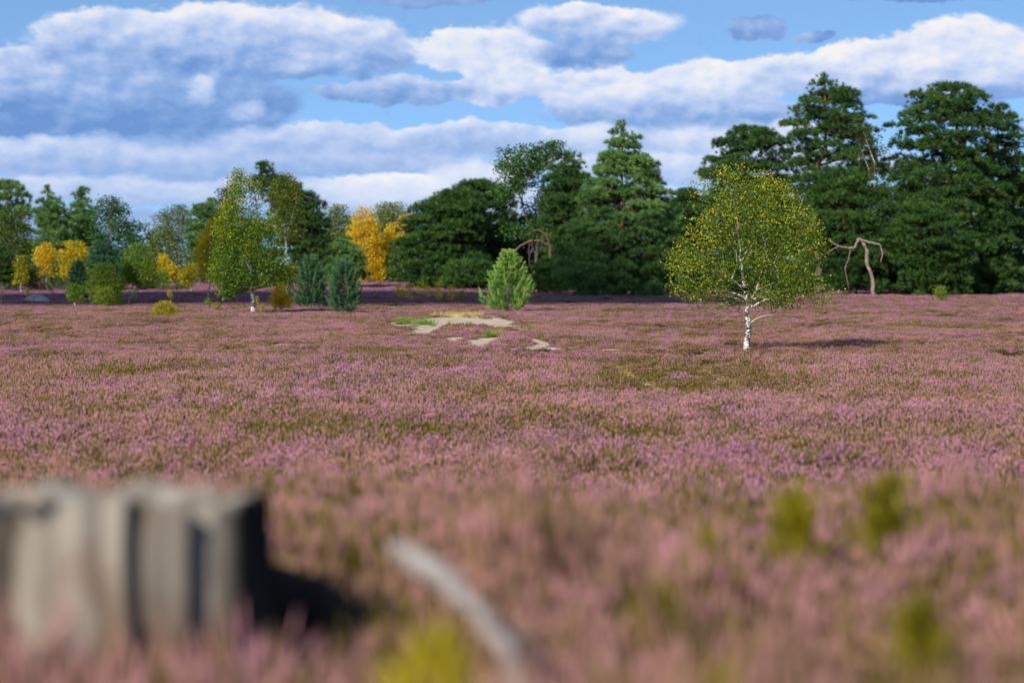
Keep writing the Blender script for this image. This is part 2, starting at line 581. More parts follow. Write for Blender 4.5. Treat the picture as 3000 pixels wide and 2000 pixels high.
# heather plants (prototypes kept out of the scene, instanced by one scatter object)
def heather_proto(i, n=190, rx=.23, hgt=.34):
    r = np.random.default_rng(40 + i)
    V, Fc, A = [], [], []
    for s in range(n):
        a, rr = r.uniform(0, 2 * np.pi), math.sqrt(r.uniform()) * rx
        flower = r.uniform() < .68
        top = hgt * (1 - .55 * (rr / rx) ** 2) * r.uniform(.55, 1.22) * (1 if flower else .85)
        base = np.array([math.cos(a) * rr * .45, math.sin(a) * rr * .45, 0])
        tip = np.array([math.cos(a) * rr * 1.15, math.sin(a) * rr * 1.15, top]) + np.append(r.normal(0, .025, 2), 0)
        ax = (tip - base) / np.linalg.norm(tip - base)
        u = np.cross(ax, [.3, .8, .1]); u /= np.linalg.norm(u)
        w = np.cross(ax, u)
        L = r.uniform(.06, .12) if flower else r.uniform(.07, .14)
        wd = r.uniform(.0045, .0078) if flower else r.uniform(.005, .009)
        s0 = tip - ax * L
        rv = r.uniform()
        o = len(V)
        mid = tip - ax * L * .6
        V += [base + u * .004, base - u * .004, s0]
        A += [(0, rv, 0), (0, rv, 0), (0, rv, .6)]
        Fc += [(o, o + 1, o + 2)]
        o = len(V)
        kk = 1.0 if flower else 0.0
        V += [s0] + [mid + (u * math.cos(t) + w * math.sin(t)) * wd for t in (0, 2.1, 4.2)] + [tip]
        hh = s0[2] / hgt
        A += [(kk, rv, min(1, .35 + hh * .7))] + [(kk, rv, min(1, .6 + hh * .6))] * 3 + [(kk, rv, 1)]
        for q in range(3):
            Fc += [(o, o + 1 + (q + 1) % 3, o + 1 + q), (o + 4, o + 1 + q, o + 1 + (q + 1) % 3)]
    A = np.array(A)
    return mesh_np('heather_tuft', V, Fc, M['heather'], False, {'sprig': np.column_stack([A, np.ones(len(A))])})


pcol = bpy.data.collections.new('heather_tufts')
for i in range(7):
    ob = bpy.data.objects.new('heather_tuft_%02d' % i, heather_proto(i))
    pcol.objects.link(ob)

PX, PY_, PS, PZ = [], [], [], []
D = 1.6
while D < 430:
    s = .20 if D < 12 else .20 + .055 * float(sm(12, 25, D)) + .025 * float(sm(50, 80, D)) + .34 * float(sm(80, 220, D)) + .9 * float(sm(200, 420, D))
    half = D * .245 + 1.2 + 3.8 * float(1 - sm(30, 90, D))
    right = half if D < 300 else D * -.01
    n = int((right + half) / s)
    if n > 0:
        x = -half + (np.arange(n) + rng.random(n)) * s
        y = D + (rng.random(n) - .5) * s
        PX.append(x); PY_.append(y); PS.append(np.full(n, s / .27))
    D += s
hx_, hy_, hs_ = np.concatenate(PX), np.concatenate(PY_), np.concatenate(PS)
td = trail_dist(hx_, hy_)
pxx, pyy = gpx(hx_, hy_)
keep = (sandmask(hx_, hy_) < .06 + .6 * (rng.random(len(hx_)) < .16)) & (td > .10 + .22 * rng.random(len(hx_)))
stx, sty = wx(265, 6.0), 6.0
keep &= np.hypot(hx_ - stx, hy_ - sty) > .50
keep &= np.hypot(hx_ - wx(1290, 4.75), hy_ - 4.65) > .14
keep &= ~((np.abs(hx_ - wx(1230, 5.2)) < .16) & (hy_ > 4.75) & (hy_ < 5.35))      # opening round the fallen branch
hx_, hy_, hs_, td = hx_[keep], hy_[keep], hs_[keep], td[keep]
n = len(hx_)
near_ = 1 - sm(9, 20, hy_)
big = fnoise(hx_, hy_ * .45, 5.0)
mid_ = np.where(near_ > .5, fnoise(hx_ + 90, hy_, .55), fnoise(hx_ + 90, hy_ * .5, 1.5))
fine = rng.random(n)
bl = .71 + .95 * (mid_ - .5) + .35 * (big - .5) + .75 * (fine - .5)
bl = bl - .45 * (1 - sm(.3, 1.6, td)) - .45 * sm(.62, .72, fnoise(hx_ - 40, hy_ * .45 + 20, 1.7)) * (1 - near_)
bl = bl - .7 * near_ * sm(.56, .68, fnoise(hx_ + 77, hy_ + 5, .8))
hu = .26 + .9 * (fnoise(hx_ + 300, hy_ * .5, 2.4) - .5) + .75 * (rng.random(n) - .5) + .12 * sm(90, 160, hy_) + .40 * sm(175, 215, hy_)  # far rows pushed to darker violet: cloud shade put into the hue
hgt = (.82 + .8 * (fnoise(hx_ + 11, hy_, 1.4) - .5) + .40 * (rng.random(n) - .5)) * (1 - .45 * (1 - sm(.3, 1.0, td)))
hgt = hgt * (1 + near_ * (.12 + .9 * (vnoise(hx_ + 3, hy_ * .5, .9) - .5)))
hgt = hgt * (.66 + .34 * (1 - sm(-1.1, -.1, sandmask(hx_, hy_))))
hu = hu - .30 * near_
bl = bl + .06 * near_
hgt = np.where((hy_ < 5.6) & (hx_ < wx(700, 5.3)), hgt * 1.25, hgt)
hgt = np.where((np.abs(hx_ - wx(1600, 7.2)) < .10) & (np.abs(hy_ - 7.2) < .8), hgt * 1.35, hgt)
pm = bpy.data.meshes.new('heather')
pm.vertices.add(n)
pm.vertices.foreach_set('co', np.column_stack([hx_, hy_, H(hx_, hy_) - .02]).astype(np.float32).ravel())
for an, av in (('bloom', np.clip(bl, .04, 1)), ('hue', np.clip(hu, 0, 1)), ('turn', rng.random(n) * 6.283), ('lean', rng.normal(0, .10, n))):
    at = pm.attributes.new(an, 'FLOAT', 'POINT')
    at.data.foreach_set('value', np.asarray(av, np.float32))
at = pm.attributes.new('size', 'FLOAT_VECTOR', 'POINT')
wdt = np.clip(hs_, .8, None) * (.85 + .4 * rng.random(n))
at.data.foreach_set('vector', np.column_stack([wdt, wdt, hgt]).astype(np.float32).ravel())
at = pm.attributes.new('pick', 'INT', 'POINT')
at.data.foreach_set('value', rng.integers(0, 7, n).astype(np.int32))
pm.update()
heath = link('heather', pm)
tag(heath, 'pink and brown flowering heather covering the whole open heath', 'heather', kind='stuff')
ng = bpy.data.node_groups.new('scatter', 'GeometryNodeTree')
ng.interface.new_socket('Geometry', in_out='INPUT', socket_type='NodeSocketGeometry')
ng.interface.new_socket('Geometry', in_out='OUTPUT', socket_type='NodeSocketGeometry')
gi, go = ng.nodes.new('NodeGroupInput'), ng.nodes.new('NodeGroupOutput')
ip = ng.nodes.new('GeometryNodeInstanceOnPoints')
ci = ng.nodes.new('GeometryNodeCollectionInfo')
ci.inputs['Collection'].default_value = pcol
ci.inputs['Separate Children'].default_value = True
ci.inputs['Reset Children'].default_value = True


def named(nm, ty):
    q = ng.nodes.new('GeometryNodeInputNamedAttribute')
    q.data_type = ty
    q.inputs['Name'].default_value = nm
    return q.outputs['Attribute']


cb = ng.nodes.new('ShaderNodeCombineXYZ')
ng.links.new(named('lean', 'FLOAT'), cb.inputs[0])
ng.links.new(named('turn', 'FLOAT'), cb.inputs[2])
er = ng.nodes.new('FunctionNodeEulerToRotation')
ng.links.new(cb.outputs[0], er.inputs[0])
ng.links.new(gi.outputs[0], ip.inputs['Points'])
ng.links.new(ci.outputs[0], ip.inputs['Instance'])
ip.inputs['Pick Instance'].default_value = True
ng.links.new(named('pick', 'INT'), ip.inputs['Instance Index'])
ng.links.new(er.outputs[0], ip.inputs['Rotation'])
ng.links.new(named('size', 'FLOAT_VECTOR'), ip.inputs['Scale'])
ng.links.new(ip.outputs[0], go.inputs[0])
mo = heath.modifiers.new('scatter', 'NODES')
mo.node_group = ng
print('heather plants', n)

# ------------------------------------------------------------------ trees
LEAF_V = np.array([(0, 0, 0), (.36, 0, .45), (0, .10, 1.0), (-.36, 0, .45)], float)
LEAF_F = np.array([(0, 1, 2), (0, 2, 3)])


def brush(n, L, w, spread, seed, lo=.0):
    """needle spray: thin blades round a short shoot along +Z"""
    r = np.random.default_rng(seed)
    V, Fc = [], []
    for i in range(n):
        t = lo + (1 - lo) * (i + .5) / n
        a = i * 2.4 + r.uniform(-.4, .4)
        d = np.array([math.cos(a) * spread, math.sin(a) * spread, 1 - spread * .5 + .25 * t])
        d /= np.linalg.norm(d)
        side = np.cross(d, r.normal(size=3)); side /= np.linalg.norm(side)
        b = np.array([0, 0, t * (1 - L * .5)])
        o = len(V)
        V += [b - side * w, b + side * w, b + d * L * r.uniform(.8, 1.15)]
        Fc.append((o, o + 1, o + 2))
    return np.array(V), np.array(Fc)


SPRAY = brush(18, .85, .055, .90, 5)          # far pines: one loose clump
SHOOT = brush(34, .40, .034, .80, 6)          # near young pines: single shoots
SPRAY_V, SPRAY_F = SPRAY
SHOOT_V, SHOOT_F = SHOOT


class Skel:
    def __init__(self, trunk):
        self.p = [np.array(t, float) for t in trunk]
        self.par = [-1] + list(range(len(trunk) - 1))
        self.nt = len(trunk)

    def grow(self, targets, seg=.6, rise=.35, jit=.06, sag=0.0, lowest=0.0):
        axis = np.array(self.p[:self.nt])
        dist = [np.min(np.linalg.norm(axis - t, axis=1)) for t in targets]
        for ti in np.argsort(dist):
            t = targets[ti]
            P_ = np.array(self.p)
            v = t[None] - P_
            d = np.linalg.norm(v, axis=1)
            hd = np.hypot(v[:, 0], v[:, 1])
            cost = d + 1.6 * np.maximum(0, rise * hd - v[:, 2]) + np.where(P_[:, 2] < lowest, 50, 0)
            k = int(np.argmin(cost))
            p0 = P_[k]
            L = d[k]
            if L < .05:
                continue
            m = max(1, int(L / seg))
            dirp = (p0 - P_[self.par[k]]) if self.par[k] >= 0 else np.array([0, 0, 1.0])
            dirp = dirp / (np.linalg.norm(dirp) + 1e-9)
            c1 = p0 + (t - p0) * .5 + (dirp * .35 + np.array([0, 0, .12])) * L * .35 + np.array([0, 0, -sag * L])
            last = k
            for i in range(1, m + 1):
                u = i / m
                q = (1 - u) ** 2 * p0 + 2 * u * (1 - u) * c1 + u * u * t
                if i < m:
                    q = q + rng.normal(0, jit * L / m, 3)
                self.p.append(q)
                self.par.append(last)
                last = len(self.p) - 1

    def radii(self, tip, base, power=2.3, thin=.7, taper=.8):
        n = len(self.p)
        acc = np.zeros(n)
        kids = np.zeros(n, int)
        for i in range(n - 1, 0, -1):
            if kids[i] == 0:
                acc[i] = max(acc[i], tip ** power)
            acc[self.par[i]] += acc[i]
            kids[self.par[i]] += 1
        r = np.maximum(acc, tip ** power) ** (1 / power)
        r = tip + (r - tip) * (base - tip) / max(r[0] - tip, 1e-6)
        nt_ = self.nt
        r[nt_:] *= thin
        # the stem itself tapers evenly
        z = np.linspace(0, 1, nt_)
        r[:nt_] = np.maximum(np.minimum(r[:nt_], base * (1 - z) ** taper), base * (1 - z) ** taper * .75)
        return r

    def tubes(self, r, sides=6, flare=1.5):
        P_ = np.array(self.p)
        par = np.array(self.par)
        ch = np.arange(1, len(P_))
        a, b = P_[par[ch]], P_[ch]
        ra, rb = r[par[ch]], r[ch]
        side = ch >= self.nt
        ra = np.where(side & (ra > 2.0 * rb), rb * 1.6, ra)
        if flare:
            ra[0] *= flare
        d = b - a
        L = np.linalg.norm(d, axis=1)[:, None] + 1e-9
        d = d / L
        b = b + d * np.minimum(L, rb[:, None]) * .35
        u = np.cross(d, np.array([.31, .22, .93])[None])
        u /= np.linalg.norm(u, axis=1)[:, None] + 1e-9
        w = np.cross(d, u)
        th = np.arange(sides) * 2 * np.pi / sides
        ring = u[:, None, :] * np.cos(th)[None, :, None] + w[:, None, :] * np.sin(th)[None, :, None]
        v0 = a[:, None] + ring * ra[:, None, None]
        v1 = b[:, None] + ring * rb[:, None, None]
        v = np.concatenate([v0, v1], axis=1)
        k = np.arange(sides)
        q = np.column_stack([k, (k + 1) % sides, sides + (k + 1) % sides, sides + k])
        f = (q[None] + (np.arange(len(v)) * 2 * sides)[:, None, None]).reshape(-1, 4)
        rr = np.concatenate([np.repeat(ra[:, None], sides, 1), np.repeat(rb[:, None], sides, 1)], axis=1).ravel()
        return v.reshape(-1, 3), f, rr, side

    def split_meshes(self, r, mat, sides=6, height=1.0, nm='trunk'):
        v, f, rr, side = self.tubes(r, sides)
        ms = []
        for sel, name in ((~side, 'trunk'), (side, 'branches')):
            fm = np.repeat(sel, sides)
            vm_ = np.repeat(sel, 2 * sides)
            if not sel.any():
                ms.append(None)
                continue
            idx = np.cumsum(vm_) - 1
            vv = v[vm_]
            ms.append(mesh_np(name, vv, idx[f[fm]], mat, True, {'rad': rr[vm_], 'hgt': np.clip(vv[:, 2] / height, 0, 1)}))
        return ms


class Env:
    """crown outline: rows of (photo row, left column, right column) carried to the tree's own distance and given depth"""

    def __init__(self, rows, D, base, depth=.9):
        r = sorted(rows)
        self.z = np.array([wz(y, D) for y, _, _ in r])[::-1] - base[2]
        self.l = np.array([wx(a, D) for _, a, _ in r])[::-1] - base[0]
        self.r = np.array([wx(b, D) for _, _, b in r])[::-1] - base[0]
        self.depth = depth
        w = (self.r - self.l) / 2
        self.maxw = w.max()

    def at(self, z):
        return np.interp(z, self.z, self.l), np.interp(z, self.z, self.r)

    def sample(self, n, surf=.5, zpow=1.0, inset=1.0):
        out = []
        z0, z1 = self.z[0], self.z[-1]
        zz = np.linspace(z0, z1, 200)
        l, r = self.at(zz)
        wgt = np.maximum(r - l, .05) ** zpow
        cdf = np.cumsum(wgt) / wgt.sum()
        z = np.interp(rng.random(n), cdf, zz)
        l, r = self.at(z)
        a = (r - l) / 2 * inset
        th = rng.random(n) * 2 * np.pi
        rho = rng.random(n) ** surf
        x = (l + r) / 2 + a * rho * np.cos(th)
        y = np.minimum(a, self.maxw * .9) * self.depth * rho * np.sin(th)
        return np.column_stack([x, y, z]), rho


def spaced(pts, dmin):
    keep = []
    for i, p in enumerate(pts):
        if not keep or np.min(np.sum((pts[keep] - p) ** 2, axis=1)) > dmin * dmin:
            keep.append(i)
    return keep


def trunk_line(top, lean=(0, 0), wob=.1, n=9, mids=None):
    """polyline from the base to `top`"""
    t = np.linspace(0, 1, n)
    if mids:
        mz = np.array([0] + [m[2] for m in mids] + [top[2]])
        z = np.concatenate([np.linspace(mz[i], mz[i + 1], 4)[:-1] for i in range(len(mz) - 1)] + [[mz[-1]]])
        x = np.interp(z, mz, [0] + [m[0] for m in mids] + [top[0]])
        y = np.interp(z, mz, [0] + [m[1] for m in mids] + [top[1]])
        pts = np.column_stack([x, y, z])
    else:
        pts = np.outer(t, np.array(top))
    pts[1:-1, :2] += rng.normal(0, wob, (len(pts) - 2, 2))
    pts[0] = (0, 0, -.15)
    return pts


def root(name, px, D, label, cat, group=None):
    x = wx(px, D)
    b = (x, D, float(H(x, D)))
    o = bpy.data.objects.new(name, None)
    o.empty_display_size = .3
    C.objects.link(o)
    o.location = b
    tag(o, label, cat, group)
    return o, np.array(b)


def finish(o, sk, r, bark, crown, mat, sides, height):
    tm, bm_ = sk.split_meshes(r, bark, sides, height)
    link('trunk', tm, o)
    if bm_:
        link('branches', bm_, o)['kind'] = 'stuff'
    v, f, t = crown
    link('crown', mesh_np('crown', v, f, mat, False, {'tint': t}), o)


def light_tint(n, mean=.5, sd=.22):
    return np.clip(rng.normal(mean, sd, n), 0, 1)


def pine(name, label, px, D, rows, mat='pine', pads=80, padr=.95, per=34, clump=.30, cat='pine tree', group=None, tw=.22, depth=.9, flat=.42, surf=.45,
         rise=.1, mids=None, toppx=None, bark='bark_pine', lowest=None):
    o, b = root(name, px, D, label, cat, group)
    e = Env(rows, D, b, depth)
    ztop = e.z[-1]
    l, r = e.at(ztop)
    top = ((l + r) / 2 if toppx is None else wx(toppx, D) - b[0], 0, ztop - .25)
    if mids:
        mids = [(wx(a, D) - b[0], 0, wz(y, D) - b[2]) for a, y in mids]
    sk = Skel(trunk_line(top, wob=.06, n=10, mids=mids))
    pts, rho = e.sample(pads * 6, surf, 1.0, .93)
    k = spaced(pts, padr * .78)[:pads]
    pts, rho = pts[k], rho[k]
    l, r = e.at(pts[:, 2])
    # pads keep inside the outline
    pr = np.minimum(padr * rng.uniform(.7, 1.25, len(pts)), np.maximum((r - l) * .38, .28))
    cxs = (l + r) / 2
    half = np.maximum((r - l) / 2 - pr * .75, .05)
    off = np.clip((pts[:, 0] - cxs), -half, half)
    pts[:, 0] = cxs + off
    pts[:, 2] = np.minimum(pts[:, 2], ztop - pr * flat * .8)
    sk.grow(pts - np.column_stack([np.zeros((len(pts), 2)), pr * flat * .6]), seg=.7, rise=rise, jit=.10, lowest=.5 if lowest is None else lowest)
    rr = sk.radii(.012, tw)
    pos, up, ti, sc = [], [], [], []
    for p, a in zip(pts, pr):
        n = max(8, int(per * (a / padr) ** 1.7))
        d = rng.normal(size=(n, 3))
        d /= np.linalg.norm(d, axis=1)[:, None]
        d[:, 2] = np.where(d[:, 2] < -.35, -d[:, 2] * .6, d[:, 2])
        q = d * (rng.random(n) ** .35)[:, None] * np.array([a, a, a * flat])
        q[:, 2] -= .10 * a * (q[:, 0] ** 2 + q[:, 1] ** 2) / (a * a)
        pos.append(p + q)
        up.append(d * np.array([.8, .8, .5]) + np.array([0, 0, .55]))
        ti.append(np.clip(rng.normal(.5 + rng.normal(0, .14), .17, n), 0, 1))
        sc.append(clump * rng.uniform(.75, 1.35, n))
    # leader
    n = 14
    zt = ztop - rng.random(n) * .9
    pos.append(np.column_stack([top[0] + rng.normal(0, .10, n), rng.normal(0, .10, n), zt]))
    up.append(np.tile((0, 0, 1.4), (n, 1)))
    ti.append(light_tint(n, .6)); sc.append(np.full(n, clump))
    fp, _ = e.sample(int(pads * 2.5), .36, 1.0, .90)
    fp[:, 2] -= .1
    pos.append(fp)
    up.append(np.column_stack([(fp[:, 0] - (e.at(fp[:, 2])[0] + e.at(fp[:, 2])[1]) / 2) * .35, fp[:, 1] * .35, np.full(len(fp), .6)]))
    ti.append(light_tint(len(fp), .42, .18)); sc.append(clump * rng.uniform(.7, 1.2, len(fp)))
    pos, up, ti, sc = map(np.concatenate, (pos, up, ti, sc))
    crown = scatter(SPRAY_V, SPRAY_F, pos, rand_rot(len(pos), up, .35), sc, ti)
    finish(o, sk, rr, M[bark], crown, M[mat], 6, ztop)
    return o


def whorl_pine(name, label, px, D, rows, mat='pine_young', cat='pine tree', group=None, whorls=12, per=7, tw=.06, shoot=.30, dens=1.0, needle=1.0, depth=.95, up0=.55):
    """young pine: whorls of upswept boughs set with bottle-brush shoots"""
    o, b = root(name, px, D, label, cat, group)
    e = Env(rows, D, b, depth)
    ztop = e.z[-1]
    l, r = e.at(ztop)
    top = ((l + r) / 2, 0, ztop)
    sk = Skel(trunk_line(top, wob=.012 * ztop / 2.5, n=14))
    pos, up, sc, ti = [], [], [], []
    zs = e.z[0] + (ztop - e.z[0]) * (np.linspace(0, 1, whorls) ** .9)
    for wi, z in enumerate(zs[:-1]):
        l, r = e.at(min(z + .9 * shoot, ztop - .02))
        for j in range(per):
            a = (j + wi * .5) * 2 * math.pi / per + rng.normal(0, .22)
            cx = np.interp(z, [0, ztop], [0, top[0]])
            c, s = math.cos(a), math.sin(a)
            R = (r - cx) if c > 0 else (cx - l)
            R2 = (r - l) / 2
            rad = math.hypot(c * R, s * R2 * depth) * rng.uniform(.60, 1.12)
            rad = max(rad, .08)
            hb = np.array([c, s, 0])
            rise = up0 * rad * rng.uniform(.7, 1.2)
            z0 = max(z - rise * .75, .06)
            p0 = np.array([cx * z0 / max(z, .1), 0, z0])
            tip = np.array([cx, 0, 0]) + hb * rad + np.array([0, 0, min(z + rise * .25, ztop)])
            ctrl = p0 + hb * rad * .72 + np.array([0, 0, rise * .10])
            m = max(3, int(rad / .16))
            last = int(np.argmin([abs(q[2] - z0) for q in sk.p[:sk.nt]]))
            prev = p0
            for i in range(1, m + 1):
                u = i / m
                q = (1 - u) ** 2 * p0 + 2 * u * (1 - u) * ctrl + u * u * tip
                sk.p.append(q); sk.par.append(last); last = len(sk.p) - 1
                dirv = (q - prev) / (np.linalg.norm(q - prev) + 1e-9)
                prev = q
                if u > .22:
                    k = max(1, int(round(dens * rng.uniform(.8, 2.0))))
                    for _ in range(k):
                        sd = rng.normal(0, .55, 3)
                        pos.append(q + rng.normal(0, .03, 3)); up.append(dirv * .6 + hb * .3 + sd + np.array([0, 0, .25]))
                        sc.append(shoot * rng.uniform(.6, 1.1)); ti.append(.10 + .62 * u + rng.normal(0, .13))
            pos.append(tip); up.append(dirv + np.array([0, 0, .7])); sc.append(shoot * 1.25); ti.append(.95)
    for i in range(10):
        pos.append(np.array([top[0], 0, ztop - shoot * (.3 + .25 * i)])); up.append(rng.normal(0, .25, 3) + np.array([0, 0, 1.2])); sc.append(shoot * rng.uniform(.8, 1.2)); ti.append(.85)
    fp, _ = e.sample(int(200 * dens), .40, 1.0, .80)
    for q in fp:
        rad_v = np.array([q[0] - top[0] * q[2] / ztop, q[1], 0])
        rad_v /= np.linalg.norm(rad_v) + 1e-6
        pos.append(q); up.append(rad_v * .75 + np.array([0, 0, .55]) + rng.normal(0, .3, 3)); sc.append(shoot * rng.uniform(.6, 1.0)); ti.append(rng.normal(.42, .2))
    n = len(pos)
    s = np.array(sc)
    crown = scatter(SHOOT_V, SHOOT_F, np.array(pos), rand_rot(n, np.array(up), .05), np.column_stack([s * .62 * needle, s * .62 * needle, s]), np.clip(np.array(ti), 0, 1))
    finish(o, sk, sk.radii(.003, tw * .55, thin=.45), M['bark_pine'], crown, M[mat], 6, ztop)
    return o


def broad(name, label, px, D, rows, mat='birch', bark='bark_birch', clusters=120, cr=.42, per=70, leaf=.075, cat='birch tree', group=None, tw=.10, depth=.9,
          surf=.36, rise=.55, mids=None, toppx=None, droop=.3, gap=.24, stems=None, tmean=.45, tsd=.24, tip=.006, toptint=.0, sides=6, lowest=None, extra=None, sizejit=.3, inset=.94, wob=.012, irr=1.0, taper=1.1):
    """broadleaf: limbs grown to points spread through the crown, leaves hung round them"""
    o, b = root(name, px, D, label, cat, group)
    e = Env(rows, D, b, depth)
    ztop = e.z[-1]
    l, r = e.at(ztop)
    top = ((l + r) / 2 if toppx is None else wx(toppx, D) - b[0], 0, ztop - .15)
    if mids:
        mids = [(wx(a, D) - b[0], 0, wz(y, D) - b[2]) for a, y in mids]
    sk = Skel(trunk_line(top, wob=wob * ztop, n=12, mids=mids))
    if stems:
        for st in stems:
            pp = [np.array([wx(a, D) - b[0], dy, wz(y, D) - b[2]]) for a, y, dy in st]
            last = int(np.argmin([np.linalg.norm(q - pp[0]) for q in sk.p]))
            for a_, b_ in zip(pp[:-1], pp[1:]):
                for u in (.34, .67, 1.0):
                    sk.p.append(a_ + (b_ - a_) * u + rng.normal(0, .015, 3)); sk.par.append(last); last = len(sk.p) - 1
    pts, rho = e.sample(clusters * 5, surf, 1.0, inset)
    if gap > 0:
        ang_ = np.arctan2(pts[:, 2] - e.z.mean(), pts[:, 0] - (e.l.mean() + e.r.mean()) / 2)
        lim = .74 + .55 * fnoise(np.cos(ang_) * 3 + px, np.sin(ang_) * 3 + pts[:, 1] * .3, .9)
        ok_ = rho < 1 + (lim - 1) * irr
        pts = pts[ok_]
        g_ = fnoise(pts[:, 0] * 1.0 + pts[:, 1] * .6 + px, pts[:, 2] + pts[:, 1] * .5, e.maxw * .55)
        pts = pts[g_ > gap]
    pts = pts[spaced(pts, cr * .72)[:clusters]]
    sk.grow(pts, seg=max(.22, cr * .8), rise=rise, jit=.10, lowest=(e.z[0] - .15 * ztop) if lowest is None else lowest)
    rr = sk.radii(tip, tw, taper=taper)
    n = len(pts)
    cnt = np.maximum(6, (per * rng.uniform(.55, 1.4, n)).astype(int))
    ci_ = np.repeat(np.arange(n), cnt)
    d = rng.normal(0, .50, (len(ci_), 3)) * cr
    d[:, 2] *= .75
    d[:, 2] -= np.abs(rng.normal(0, droop, len(ci_))) * cr
    pos = pts[ci_] + d
    if extra is not None:
        pos = np.vstack([pos, extra - b])
        ci_ = np.concatenate([ci_, rng.integers(0, n, len(extra))])
    # keep the outline
    l, r = e.at(pos[:, 2])
    keep = (pos[:, 0] > l - cr * .75) & (pos[:, 0] < r + cr * .75) & (pos[:, 2] < ztop + .05)
    if extra is not None:
        keep[-len(extra):] = True
    pos, ci_ = pos[keep], ci_[keep]
    ct = rng.normal(0, .10, n)
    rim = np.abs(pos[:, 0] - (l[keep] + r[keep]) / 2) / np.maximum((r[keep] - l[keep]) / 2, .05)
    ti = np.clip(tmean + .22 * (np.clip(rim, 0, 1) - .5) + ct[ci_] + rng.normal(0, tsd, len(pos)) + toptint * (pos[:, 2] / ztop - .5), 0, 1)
    up = np.tile((0, 0, -.6), (len(pos), 1))
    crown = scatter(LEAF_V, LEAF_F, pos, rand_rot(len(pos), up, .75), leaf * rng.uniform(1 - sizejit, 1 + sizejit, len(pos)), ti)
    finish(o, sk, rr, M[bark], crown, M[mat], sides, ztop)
    return o


# ---- far background, left to right
GP = 'pines on the far edge of the heath'
pine('pine_tree', 'dark pine cut by the left picture edge, tallest tree there', 15, 290, [(535, -15, 60), (560, -50, 75), (600, -70, 105), (660, -80, 108), (740, -80, 100), (790, -60, 90)], pads=60, padr=1.5, per=34, clump=.55, group=GP, mat='pine_conic')
broad('olive_tree', 'dark olive-green broadleaf tree in front of the pine at the left edge', 58, 255, [(605, 10, 70), (650, -25, 95), (720, -30, 115), (790, -15, 118), (828, 0, 100)], 'olive', 'bark_oak', 110, .75, 70, .20, 'broadleaf tree', tw=.16, tmean=.35)
pine('pine_tree', 'tall pine with orange trunk between the left-edge pine and the dark oak', 150, 276, [(546, 132, 150), (590, 118, 178), (640, 110, 198), (700, 112, 202), (800, 115, 205)], mat='pine_conic', pads=75, padr=1.2, per=34, clump=.5, group=GP)
pine('pine_tree', 'narrow-topped pine rising just left of the dark oak', 238, 288, [(552, 225, 258), (590, 214, 264), (640, 195, 272), (720, 188, 275), (805, 195, 275)], mat='pine_conic', pads=70, padr=1.2, per=34, clump=.5, group=GP)
broad('oak_tree', 'dark green oak with loose open top on the far left heath edge', 325, 280, [(570, 305, 345), (592, 285, 372), (630, 245, 376), (662, 212, 405), (720, 210, 425), (775, 225, 425), (815, 235, 410)], 'oak', 'bark_oak', 150, .85, 75, .24, 'oak tree', tw=.24, gap=.36, rise=.4, tmean=.5)
broad('birch_tree', 'pale grey-green birch with several white stems right of the dark oak', 520, 300, [(598, 495, 565), (630, 452, 578), (690, 436, 585), (750, 438, 585), (808, 445, 578)], 'pale', 'bark_birch', 150, .8, 80, .20, tw=.13, droop=.8, stems=[[(520, 770, 0), (500, 700, .6), (480, 640, .8)], [(520, 760, 0), (540, 690, -.6), (552, 620, -.5)]], tmean=.4)
pine('pine_tree', 'green pine between the pale birch and the tall left birch', 592, 290, [(586, 612, 632), (612, 570, 645), (660, 555, 655), (740, 555, 650), (812, 562, 648)], mat='pine_conic', pads=55, padr=1.2, per=34, clump=.5, group=GP)
broad('yellow_birch', 'bright yellow birch half hidden behind the tall left birch', 612, 205, [(640, 618, 648), (690, 590, 650), (740, 576, 655), (785, 578, 645), (815, 590, 640)], 'yellow', 'bark_birch', 80, .55, 70, .15, tw=.07)
broad('olive_birch', 'yellow-olive birch close behind the tall left birch, showing at its upper left', 655, 180, [(552, 640, 690), (590, 632, 700), (680, 615, 700), (770, 608, 690)], 'gold', 'bark_birch', 100, .5, 70, .13, tw=.08, tmean=.25)
pine('pine_tree', 'dark pine with a twisted reddish trunk behind the tall left birch', 846, 250, [(482, 745, 790), (515, 738, 812), (555, 752, 905), (590, 790, 942), (640, 795, 958), (700, 800, 962), (770, 825, 962), (812, 850, 958)], pads=90, padr=1.25, per=34, clump=.5, depth=.8, group='pines behind the tall left birch', mids=[(850, 780), (868, 740), (888, 705), (880, 640)], toppx=770, tw=.30)
broad('birch_tree', 'olive-green birch with thin white stems in front of the twisted dark pine', 842, 240, [(503, 825, 855), (540, 795, 875), (590, 788, 890), (640, 798, 885), (690, 810, 870)], 'olive', 'bark_birch', 90, .65, 70, .16, tw=.12, stems=[[(842, 690, 0), (815, 600, .3), (805, 560, .2)], [(842, 680, 0), (868, 600, -.3), (872, 555, -.2)]], tmean=.55)
pine('pine_tree', 'dark spreading pine bush behind the two young pines', 1025, 245, [(698, 1000, 1025), (735, 962, 1050), (770, 950, 1070), (812, 950, 1074)], mat='pine_conic', pads=40, padr=.95, per=34, clump=.42)
broad('green_tree', 'pale green tree left of the large golden birch in the far gap', 985, 345, [(598, 972, 1002), (640, 955, 1035), (700, 948, 1048), (770, 950, 1048)], 'pale', 'bark_birch', 110, 1.0, 70, .28, 'broadleaf tree', tw=.16, tmean=.55)
broad('golden_birch', 'large golden-yellow birch in the far gap left of the pine group', 1068, 300, [(600, 1050, 1075), (640, 1026, 1100), (690, 1016, 1118), (740, 1030, 1122), (800, 1036, 1120)], 'yellow', 'bark_birch', 150, .75, 85, .20, tw=.13, tmean=.35, droop=.6)
